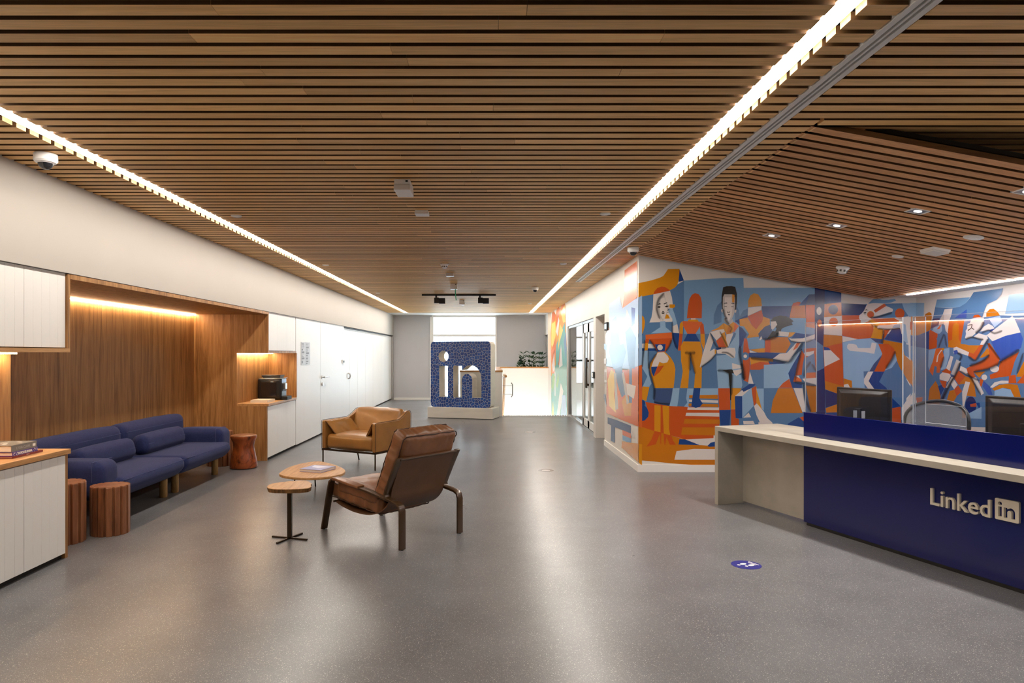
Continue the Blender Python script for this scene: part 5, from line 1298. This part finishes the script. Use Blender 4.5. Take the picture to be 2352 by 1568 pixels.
P('C', 'w', 478, 428, 530, 425, 545, 460, 500, 510, 485, 500); P('C', 'w', 365, 610, 385, 570, 395, 600, 375, 615); P('C', 'k', 500, 520, 560, 540, 560, 570, 440, 605)
P('C', 'w', 560, 525, 665, 535, 655, 578, 555, 570); P('C', 'y', 665, 535, 730, 535, 690, 575, 655, 590); P('C', 'd', 730, 540, 830, 555, 880, 560, 820, 595, 690, 592)
P('C', 'w', 660, 590, 690, 600, 800, 595, 880, 570, 930, 550, 942, 570, 915, 600, 850, 630, 750, 632, 690, 625)
P('C', 'w', 570, 748, 640, 742, 735, 640, 790, 640, 655, 832, 500, 800); P('C', 'r', 700, 720, 740, 640, 775, 640, 745, 690); P('C', 'd', 455, 825, 620, 838, 600, 850, 470, 855)
P('C', 'd', 655, 945, 700, 860, 780, 730, 740, 880, 720, 960, 705, 1030, 790, 1055, 790, 1095, 695, 1090); P('C', 'r', 790, 715, 820, 760, 800, 860, 790, 960, 725, 970, 745, 860); P('C', 'e', 705, 1030, 720, 970, 785, 1005, 790, 1030); P('C', 'w', 725, 968, 760, 970, 775, 1000)
P('C', 'r', 560, 1090, 600, 1045, 665, 1000, 695, 1090); P('C', 'o', 480, 1343, 500, 1220, 555, 1095, 700, 1093, 800, 1343); P('C', 'w', 708, 1093, 800, 1095, 830, 1330, 795, 1330)
P('C', 'd', 650, 1450, 760, 1385, 800, 1420, 930, 1470, 930, 1600, 650, 1600); P('C', 'r', 770, 1385, 930, 1350, 930, 1460, 800, 1420)
P('C', 'r', 815, 700, 935, 690, 935, 930, 880, 830, 830, 900); P('C', 'w', 815, 740, 915, 720, 900, 780, 820, 770); P('C', 'm', 830, 790, 915, 745, 930, 930, 870, 880, 830, 930)
P('C', 'e', 840, 940, 930, 935, 930, 1000, 815, 1000); P('C', 'w', 795, 1000, 930, 990, 1020, 1010, 930, 1060, 820, 1030); P('C', 'o', 830, 1065, 935, 1075, 935, 1335, 880, 1335)
P('C', 'n', 920, 70, 1020, 90, 1015, 680, 920, 610); P('C', 'n', 935, 930, 1020, 890, 1030, 1700, 935, 1700); P('C', 'd', 1020, 90, 1185, 118, 1185, 240, 1018, 255)
CI('C', 'w', 963, 323, 25, 40); CI('C', 'e', 968, 443, 23, 36)
P('C', 'o', 1018, 252, 1187, 235, 1188, 370, 1013, 385); CI('C', 'n', 1105, 310, 48); P('C', 'w', 1013, 385, 1188, 370, 1192, 570, 1010, 555); CI('C', 'e', 1108, 432, 44)
P('C', 'o', 1010, 558, 1195, 572, 1195, 642, 1005, 685); P('C', 'r', 1005, 685, 1195, 642, 1208, 1075, 1020, 1020, 1015, 890); P('C', 'd', 1010, 680, 1060, 690, 1080, 715, 1015, 720); P('C', 'w', 1010, 715, 1080, 715, 1172, 805, 1018, 880)
P('C', 'o', 1020, 1020, 1208, 1075, 1290, 1020, 1295, 1150, 1150, 1150, 1025, 1105); P('C', 'n', 1025, 1110, 1150, 1150, 1150, 1250, 1030, 1290); P('C', 'o', 1030, 1295, 1155, 1250, 1155, 1335, 1035, 1340); P('C', 'd', 1035, 1340, 1155, 1335, 1400, 1340, 1400, 1600, 1035, 1600)
# running figure
P('E', 'n', 250, 78, 525, 90, 490, 170, 445, 208, 255, 208); P('E', 'm', 510, 85, 910, 78, 935, 140, 980, 220, 820, 240, 600, 240, 560, 200); P('E', 'l', 910, 78, 1100, 75, 1100, 240, 985, 225, 935, 150)
P('E', 'a', 540, 80, 590, 35, 640, 25, 690, 40, 760, 40, 830, 30, 845, 48, 790, 70, 700, 80, 600, 85)
P('E', 'r', 255, 208, 445, 208, 440, 240, 460, 265, 455, 305, 545, 275, 600, 320, 600, 360, 570, 455, 430, 468, 258, 430); P('E', 'e', 570, 240, 820, 236, 880, 270, 850, 300, 640, 330)
P('E', 'w', 530, 85, 600, 75, 710, 80, 720, 100, 770, 120, 810, 140, 810, 165, 760, 180, 640, 220, 560, 240, 470, 305, 455, 305, 465, 260, 445, 225, 455, 205, 490, 165)
P('E', 'r', 600, 155, 715, 80, 740, 105, 620, 180); CI('E', 'o', 567, 200, 38); CI('E', 'r', 567, 200, 31); P('E', 'k', 488, 180, 515, 172, 522, 180, 495, 186); P('E', 'k', 498, 158, 520, 143, 545, 155, 520, 151)
CI('E', 'r', 885, 188, 52, 55)
P('E', 'w', 258, 435, 430, 468, 262, 502); P('E', 'l', 262, 505, 430, 470, 570, 458, 650, 520, 695, 630, 600, 740, 555, 818, 490, 820, 495, 900, 510, 1100, 370, 1100, 360, 925, 272, 895)
P('E', 'y', 540, 270, 580, 250, 650, 300, 710, 370, 690, 470, 570, 455, 600, 360, 610, 320); P('E', 's', 565, 458, 690, 470, 690, 515, 620, 500)
P('E', 'd', 720, 470, 800, 360, 890, 350, 925, 510, 880, 500); P('E', 'r', 715, 365, 780, 360, 725, 450, 700, 470)
P('E', 'o', 700, 475, 920, 515, 920, 560, 935, 640, 1000, 700, 1045, 850, 1030, 1005, 960, 900, 880, 770, 830, 640, 760, 540, 700, 515)
P('E', 'm', 715, 825, 850, 735, 920, 830, 980, 950, 1030, 1030, 960, 1110, 895, 1200, 780, 1090, 660, 935); P('E', 'l', 835, 620, 855, 700, 800, 780, 720, 812, 790, 690)
P('E', 'r', 650, 520, 760, 520, 820, 570, 835, 610, 800, 680, 740, 780, 715, 822, 605, 822, 695, 630)
P('E', 'w', 635, 330, 660, 318, 800, 310, 890, 305, 888, 345, 700, 358, 640, 350); P('E', 'l', 810, 330, 830, 308, 890, 305, 888, 345, 805, 350)
P('E', 'd', 600, 822, 715, 822, 660, 935, 740, 1000, 780, 1110, 620, 1100, 540, 925); P('E', 'w', 540, 822, 595, 822, 545, 925, 640, 1060, 580, 1060, 495, 950, 495, 900); P('E', 'm', 490, 820, 540, 822, 495, 890); P('E', 's', 555, 818, 605, 822, 690, 650, 600, 740)
P('E', 'w', 310, 540, 325, 518, 370, 518, 410, 530, 430, 565, 565, 565, 580, 505, 632, 515, 607, 628, 500, 610, 340, 595, 312, 570)
P('E', 'o', 272, 895, 362, 922, 368, 1060, 272, 1060); P('E', 'w', 275, 965, 320, 955, 360, 1030, 275, 1030)
P('E', 'd', 780, 1090, 895, 1200, 780, 1225); P('E', 'r', 780, 1225, 895, 1205, 905, 1500, 780, 1500); P('E', 'w', 905, 1215, 1030, 1030, 1045, 1100, 1060, 1180, 1060, 1350, 905, 1350)
P('E', 'l', 920, 300, 950, 310, 975, 520, 920, 480); P('E', 'm', 920, 520, 980, 530, 985, 670, 935, 640)
# ---- reception side wall
P('F', 'm', 5, 560, 87, 560, 232, 400, 725, 385, 1000, 370, 1500, 360, 1900, 360, 1900, 1568, 5, 1568)
P('F', 'l', 0, 240, 145, 242, 140, 378, 0, 378); P('F', 'o', 145, 378, 160, 350, 195, 332, 218, 345, 222, 380, 210, 500, 195, 520, 70, 570, 10, 565, 8, 378); P('F', 'r', 0, 430, 30, 430, 20, 510, 0, 510)
P('F', 'd', 5, 570, 90, 565, 195, 520, 192, 705, 130, 690, 5, 670); P('F', 'm', 5, 672, 130, 692, 190, 708, 185, 870, 215, 960, 165, 1060, 130, 1180, 60, 1200, 30, 1100, 50, 960, 40, 860, 5, 790); P('F', 'o', 5, 795, 40, 860, 50, 950, 35, 1100, 5, 1040)
P('F', 'w', 5, 1180, 35, 1115, 60, 1190, 75, 1240, 5, 1260); P('F', 'r', 65, 1190, 130, 1183, 125, 1240, 75, 1245)
P('F', 'm', 255, 285, 400, 292, 500, 282, 560, 245, 605, 190, 640, 135, 935, 95, 915, 160, 870, 210, 775, 255, 750, 310, 725, 388, 545, 395, 450, 400, 260, 410, 232, 400)
P('F', 'a', 273, 208, 605, 185, 560, 245, 500, 282, 400, 290, 255, 285); P('F', 'b', 450, 392, 572, 305, 568, 392); P('F', 'l', 995, 160, 1500, 100, 1500, 330, 955, 350)
P('F', 'r', 395, 420, 548, 408, 520, 640, 385, 650, 380, 545); P('F', 'o', 430, 480, 445, 450, 470, 438, 490, 455, 490, 600, 510, 640, 590, 665, 700, 665, 660, 760, 560, 740, 450, 690, 385, 685, 390, 620, 425, 610); P('F', 'm', 550, 405, 625, 385, 600, 450, 560, 540, 580, 600, 600, 660, 510, 650)
P('F', 'n', 232, 400, 300, 395, 290, 460, 210, 500); P('F', 'l', 210, 548, 240, 490, 320, 460, 330, 520, 370, 550); P('F', 'r', 205, 510, 280, 550, 270, 690, 192, 708, 195, 540)
P('F', 'w', 288, 465, 300, 420, 330, 360, 350, 305, 430, 298, 415, 370, 395, 420, 380, 545, 345, 500, 340, 450); P('F', 'g', 288, 465, 310, 390, 345, 340, 345, 450); P('F', 'e', 270, 505, 300, 470, 320, 458, 300, 500)
P('F', 'm', 325, 460, 350, 460, 360, 520, 370, 680, 350, 690, 335, 600, 310, 640, 290, 700, 272, 690, 285, 640, 268, 600, 300, 550, 325, 520)
P('F', 'l', 190, 710, 262, 700, 230, 830, 195, 915, 185, 870); P('F', 'l', 345, 700, 398, 690, 398, 760, 360, 900, 310, 915, 340, 800)
P('F', 'e', 262, 700, 320, 690, 345, 780, 310, 890, 300, 940, 268, 940, 272, 880, 250, 870, 232, 970, 195, 920, 230, 830); P('F', 'w', 325, 715, 290, 760, 280, 830, 265, 835, 275, 770, 315, 710); P('F', 'y', 315, 710, 330, 690, 350, 695, 335, 720)
P('F', 'o', 180, 1260, 200, 1100, 260, 1020, 290, 1080, 310, 1170, 305, 1260); P('F', 'd', 285, 1075, 320, 1060, 345, 1100, 310, 1170); P('F', 'r', 320, 930, 365, 895, 415, 925, 405, 960); P('F', 'w', 300, 960, 330, 935, 400, 950, 420, 990, 380, 1030, 300, 1005); P('F', 'r', 300, 1015, 370, 1025, 360, 1100, 330, 1080)
P('F', 'r', 440, 985, 490, 920, 560, 975, 490, 1060); P('F', 'w', 410, 1050, 440, 1000, 480, 1060, 445, 1105); P('F', 'o', 360, 1260, 400, 1120, 450, 1110, 470, 1180, 420, 1260); P('F', 'r', 445, 1105, 485, 1065, 525, 1125, 470, 1175); P('F', 'm', 470, 1180, 520, 1150, 535, 1280, 480, 1280)
P('F', 'o', 570, 1170, 600, 1040, 490, 1060, 560, 975, 640, 1000, 665, 1180); P('F', 'w', 525, 1130, 560, 1025, 605, 1035, 575, 1150, 545, 1275, 530, 1275)
P('F', 'r', 910, 830, 1095, 730, 1040, 870, 1010, 970, 810, 1005, 800, 960, 880, 930); P('F', 'o', 640, 935, 760, 925, 720, 960, 700, 990); P('F', 'm', 780, 1010, 900, 985, 990, 985, 990, 1018, 850, 1030, 805, 1085)
P('F', 'w', 805, 1085, 850, 1035, 920, 1018, 990, 1020, 990, 1045, 900, 1050, 830, 1090); P('F', 'o', 825, 1100, 900, 1060, 990, 1050, 1080, 1060, 1120, 1200, 1050, 1200, 1010, 1105, 930, 1090, 850, 1120); P('F', 'l', 850, 1120, 930, 1092, 1010, 1108, 1045, 1180, 850, 1180); P('F', 'b', 740, 1020, 805, 1080, 830, 1160, 790, 1160, 730, 1075)
P('F', 'o', 1065, 980, 1141, 830, 1300, 800, 1300, 980); P('F', 'm', 1115, 690, 1200, 640, 1160, 780, 1070, 930, 1010, 980, 1050, 830); P('F', 'r', 995, 970, 1060, 960, 1070, 1045, 990, 1045); P('F', 'r', 1070, 1045, 1141, 960, 1300, 960, 1300, 1050)
CI('F', 'w', 850, 900, 45, 34); CI('F', 'w', 748, 985, 28); P('F', 'r', 705, 1000, 740, 1010, 720, 1080, 700, 1070)
# cyclist
P('F', 'o', 768, 380, 768, 340, 800, 305, 840, 300, 880, 330, 905, 368); P('F', 'm', 745, 388, 905, 365, 1030, 370, 920, 430, 850, 490, 800, 440, 740, 420); P('F', 'c', 790, 395, 905, 370, 925, 425, 850, 485)
P('F', 'w', 603, 445, 620, 400, 680, 385, 740, 385, 745, 420, 720, 490, 660, 545, 650, 470); P('F', 'r', 630, 388, 650, 362, 690, 358, 720, 384)
P('F', 'w', 580, 450, 610, 440, 650, 470, 660, 545, 620, 580, 570, 605, 555, 590, 565, 550, 560, 520, 575, 500)
P('F', 'w', 700, 530, 740, 480, 790, 450, 830, 470, 850, 495, 800, 510, 750, 520); P('F', 'd', 800, 515, 850, 495, 900, 520, 945, 508, 920, 540, 870, 548, 820, 535)
P('F', 'w', 770, 565, 1030, 370, 1060, 420, 1110, 535, 960, 570, 830, 625); P('F', 'b', 815, 630, 960, 570, 1110, 538, 1135, 600, 1115, 690, 1050, 740, 910, 830)
P('F', 'o', 700, 790, 780, 690, 800, 730, 800, 760, 720, 790); P('F', 'r', 780, 650, 800, 640, 905, 800, 880, 860, 780, 900, 640, 930, 660, 985, 625, 990, 575, 940, 570, 895, 640, 860, 780, 790, 800, 740)
P('F', 'w', 640, 580, 690, 545, 765, 565, 720, 610); P('F', 'w', 770, 560, 785, 600, 740, 660, 705, 660, 730, 600); P('F', 'r', 705, 660, 740, 662, 700, 740, 660, 815, 585, 770, 595, 735, 640, 750)
P('F', 'w', 440, 690, 470, 680, 595, 735, 585, 770, 490, 740, 440, 745); P('F', 'b', 440, 720, 475, 710, 490, 745, 450, 760); P('F', 'w', 510, 870, 570, 900, 590, 970, 500, 920)
P('F', 'w', 365, 895, 410, 770, 438, 780, 400, 920); P('F', 'g', 470, 805, 510, 830, 455, 970, 415, 950); P('F', 's', 420, 960, 445, 970, 370, 1100, 325, 1230, 300, 1220, 350, 1100); P('F', 'w', 360, 1090, 420, 980, 438, 985, 385, 1090); P('F', 'w', 625, 990, 665, 985, 745, 1145, 715, 1165)
CI('F', 'n', 612, 1265, 55, 88); P('F', 'r', 605, 1255, 668, 1242, 668, 1280, 610, 1280); P('F', 'd', 665, 1240, 700, 1240, 720, 1370, 695, 1370, 690, 1290)
P('F', 'o', 525, 1300, 545, 1275, 565, 1330, 560, 1395, 525, 1390); P('F', 'l', 565, 1360, 720, 1280, 720, 1400, 565, 1395); P('F', 'd', 500, 1480, 525, 1400, 565, 1395, 590, 1460, 560, 1500); P('F', 'w', 560, 1500, 600, 1480, 900, 1490, 900, 1560, 560, 1560)
for q in ((578, 462, 628, 455, 630, 462, 582, 468), (622, 457, 630, 456, 622, 492, 614, 495), (614, 492, 622, 494, 588, 520, 580, 514), (628, 490, 648, 505, 645, 512, 622, 496)): P('F', 'k', *q)
# ---- corridor side of the mural
P('H', 'c', 60, 365, 135, 310, 150, 385, 290, 302, 290, 830, 180, 820, 40, 800, 35, 600, 60, 560); P('H', 'e', 170, 125, 258, 58, 258, 318, 155, 392, 168, 300)
P('H', 'e', 45, 805, 180, 830, 290, 790, 290, 1235, 150, 1180, 40, 1130); P('H', 'f', 50, 900, 75, 820, 105, 850, 95, 1000, 110, 1130, 60, 1080); P('H', 'y', 150, 1050, 180, 1000, 220, 1040, 215, 1150, 170, 1150)
P('H', 'a', 85, 470, 110, 450, 130, 560, 160, 640, 180, 700, 150, 830, 90, 820, 60, 700); P('H', 'b', 218, 385, 245, 392, 240, 500, 220, 520); P('H', 'w', 170, 500, 185, 400, 215, 470, 205, 520); P('H', 'm', 175, 560, 210, 520, 250, 600, 240, 820, 200, 800); P('H', 'w', 125, 560, 140, 500, 165, 640, 140, 650); P('H', 'p', 35, 580, 60, 520, 75, 640, 40, 680)
P('H', 'm', 100, 820, 150, 800, 175, 1000, 150, 1020, 120, 930); P('H', 'g', 95, 850, 110, 850, 125, 1100, 105, 1110); P('H', 'g', 150, 850, 165, 840, 200, 1060, 185, 1070); P('H', 'm', 205, 700, 222, 700, 222, 1060, 200, 1060); P('H', 'w', 180, 920, 250, 940, 235, 1030, 190, 1000)
P('H', 's', 50, 1160, 100, 1175, 215, 1220, 215, 1280, 50, 1205); P('H', 's', 75, 1210, 100, 1215, 100, 1340, 72, 1325); P('H', 'e', 155, 1250, 215, 1275, 215, 1330, 155, 1315); P('H', 'a', 155, 1285, 215, 1310, 215, 1350, 155, 1320); P('H', 'y', 150, 1330, 290, 1350, 290, 1500, 148, 1372); P('H', 'w', 215, 1220, 245, 1310, 215, 1290)
P('H', 'b', 25, 640, 45, 650, 42, 690, 25, 680); P('H', 's', 22, 995, 35, 1000, 45, 1090, 22, 1030)
# ---- narrow mural by the stairs
P('N', 'y', 137, 460, 145, 300, 155, 200, 175, 185, 200, 230, 215, 130, 235, 118, 250, 160, 280, 80, 300, 62, 318, 100, 322, 320, 335, 600, 335, 850, 345, 1500, 145, 1500, 140, 1000)
P('N', 't', 200, 620, 310, 330, 335, 640, 342, 1500, 145, 1500, 143, 1000, 200, 850); P('N', 'e', 153, 210, 175, 188, 200, 240, 190, 300, 148, 330); P('N', 'e', 215, 130, 235, 120, 250, 160, 240, 260, 210, 420, 198, 350); P('N', 'e', 280, 85, 300, 64, 316, 110, 300, 130, 262, 190)
P('N', 'f', 150, 345, 195, 310, 200, 480, 160, 640, 145, 600); P('N', 'f', 262, 195, 310, 110, 320, 320, 290, 330); P('N', 'f', 250, 340, 290, 420, 250, 560, 225, 690); P('N', 'e', 140, 680, 200, 520, 205, 600, 180, 960, 150, 960); P('N', 'r', 160, 760, 185, 640, 190, 700, 160, 800); P('N', 'r', 232, 850, 255, 640, 262, 700, 245, 860)
P('N', 'w', 200, 440, 235, 260, 245, 300, 225, 500); P('N', 'w', 155, 860, 180, 690, 190, 900, 165, 950); P('N', 'w', 240, 890, 265, 590, 285, 860); P('N', 'w', 185, 1240, 185, 900, 197, 960, 197, 1240); P('N', 'q', 148, 1130, 165, 960, 190, 1000, 165, 1200); P('N', 'q', 205, 1100, 230, 950, 240, 1050, 215, 1150)
P('N', 'f', 148, 1490, 165, 1300, 180, 1490); P('N', 'w', 210, 1495, 262, 1080, 295, 1180, 245, 1495); P('N', 'c', 262, 1495, 280, 1230, 320, 1230, 335, 1495); P('N', 'm', 300, 560, 325, 440, 333, 640, 320, 780)
# ---- airbrushed shading
AB('A', 22, 340, 590, 270, 680, 252, 790, 290, 900); AB('A', 16, 440, 930, 445, 1100, 500, 1265); AB('A', 26, 170, 1150, 225, 1235, 262, 1295); AB('A', 20, 430, 1150, 400, 1230, 360, 1290); AB('A', 18, 110, 1150, 95, 1290, 75, 1480); AB('A', 14, 152, 1270, 150, 1400, 160, 1500)
AB('A', 24, 250, 1320, 175, 1430, 165, 1510, 200, 1640, 225, 1760, 215, 1870); AB('B', 16, 220, 640, 300, 660, 410, 665); AB('A', 30, 590, 1305, 655, 1310, 715, 1305, al=.55); AB('A', 26, 655, 1300, 650, 1400, 650, 1520, al=.5); AB('A', 26, 658, 1320, 690, 1460, 712, 1560, al=.5)
AB('A', 18, 895, 1065, 950, 1200, 1000, 1245, 1090, 1245); AB('A', 18, 775, 1480, 880, 1410, 965, 1320); AB('A', 16, 1010, 1050, 1060, 1150, 1105, 1240); AB('A', 16, 1030, 1300, 1110, 1310, 1180, 1365); AB('A', 22, 1070, 890, 1095, 940, 1120, 965); AB('A', 30, 1255, 1230, 1255, 1380, 1290, 1500, 1300, 1630); AB('A', 18, 1050, 780, 1065, 850, 1095, 900)
AB('B', 26, 980, 262, 1080, 275, 1130, 330, 1130, 470, al=.6); AB('B', 20, 1158, 310, 1155, 400, 1150, 560); AB('B', 20, 1270, 180, 1275, 250, 1300, 380); AB('A', 14, 1110, 975, 1150, 1010, 1130, 1060, al=.5)
AB('C', 26, 280, 790, 400, 805, 520, 815, 655, 832, 720, 760, 800, 650); AB('C', 20, 790, 700, 760, 830, 720, 1020); AB('C', 22, 715, 1030, 800, 1045, 930, 1070); AB('C', 22, 810, 1060, 825, 1200, 880, 1330); AB('C', 20, 880, 830, 830, 900, 810, 980); AB('C', 18, 890, 850, 935, 930); AB('C', 16, 670, 620, 780, 640, 900, 610, al=.5); AB('C', 22, 400, 605, 520, 590, 560, 540)
AB('E', 18, 560, 235, 640, 225, 720, 205, 800, 180, al=.7); AB('E', 20, 545, 280, 600, 320, 640, 340); AB('E', 22, 705, 370, 705, 440, 690, 515); AB('E', 14, 640, 352, 760, 362, 885, 350, al=.7); AB('E', 26, 835, 600, 800, 690, 730, 790); AB('E', 16, 510, 170, 500, 200, al=.5)
AB('F', 22, 660, 545, 710, 500, 745, 430, al=.7); AB('F', 16, 560, 605, 620, 585, 690, 600, 740, 610, al=.7); AB('F', 16, 720, 545, 790, 515, 850, 545, 930, 520); AB('F', 20, 790, 600, 740, 690, 660, 815, 590, 775); AB('F', 18, 775, 640, 840, 720, 905, 810); AB('F', 24, 600, 870, 720, 830, 800, 760, al=.7); AB('F', 26, 640, 930, 780, 905, 890, 850, 910, 825); AB('F', 30, 905, 830, 1010, 770, 1100, 710); AB('F', 18, 575, 940, 620, 1000, 715, 1160); AB('F', 22, 510, 835, 455, 970, 400, 1060, 320, 1230, al=.7); AB('F', 16, 500, 920, 590, 970, 700, 1020); AB('F', 18, 480, 740, 520, 770, 500, 820, al=.7); AB('F', 22, 345, 780, 310, 890, al=.5); AB('F', 14, 370, 680, 350, 560, 325, 600, 290, 690, al=.5); AB('F', 18, 1140, 740, 1075, 950, al=.6)
def paint_mat():
    m, nt, b = _new('mural_paint'); at = nt.nodes.new('ShaderNodeAttribute'); at.attribute_name = 'paint'
    co = _coord(nt, 3.0); f = _noise(nt, co, 1.0, 4)
    mx = nt.nodes.new('ShaderNodeMix'); mx.data_type = 'RGBA'; mx.blend_type = 'MULTIPLY'; mx.inputs[0].default_value = 1.0
    nt.links.new(at.outputs['Color'], mx.inputs[6]); nt.links.new(_ramp(nt, f, [(0.3, (0.93, 0.93, 0.93)), (0.7, (1.0, 1.0, 1.0))]), mx.inputs[7]); nt.links.new(mx.outputs[2], b.inputs['Base Color'])
    b.inputs['Roughness'].default_value = 0.24; b.inputs['Specular IOR Level'].default_value = 0.5
    return m
def soft_mat():
    m, nt, b = _new('airbrush_paint'); at = nt.nodes.new('ShaderNodeAttribute'); at.attribute_name = 'spray'
    nt.links.new(at.outputs['Color'], b.inputs['Base Color']); nt.links.new(at.outputs['Alpha'], b.inputs['Alpha']); b.inputs['Roughness'].default_value = 0.5
    return m
M_paint, M_spray = paint_mat(), soft_mat()
for key, nm, lab, cat in (('back', 'mural', 'large orange and blue figure mural on the wall behind the desk', 'mural'), ('side', 'mural', 'orange and blue cyclist mural on the right-hand side wall', 'mural'), ('corr', 'mural', 'orange and blue mural on the corridor side of the corner', 'mural'), ('far', 'mural', 'narrow red, yellow and teal mural beside the stairs', 'mural')):
    o = PAINT[key].build(nm, M_paint, recalc=False); tag(o, lab, cat)
    if key in SOFT and SOFT[key]:
        vs, fs, cl = [], [], []
        for pp, al4, c in SOFT[key]:
            b = len(vs); vs += [tuple(p_) for p_ in pp]; fs.append((b, b + 1, b + 2, b + 3)); cl += [(*c, a_) for a_ in al4]
        me = bpy.data.meshes.new('airbrush_shading'); me.from_pydata(vs, [], fs); at = me.attributes.new('spray', 'FLOAT_COLOR', 'POINT')
        at.data.foreach_set('color', [v for c in cl for v in c]); me.materials.append(M_spray)
        s_ = bpy.data.objects.new('airbrush_shading', me); COL.objects.link(s_); s_.parent = o; s_['kind'] = 'stuff'
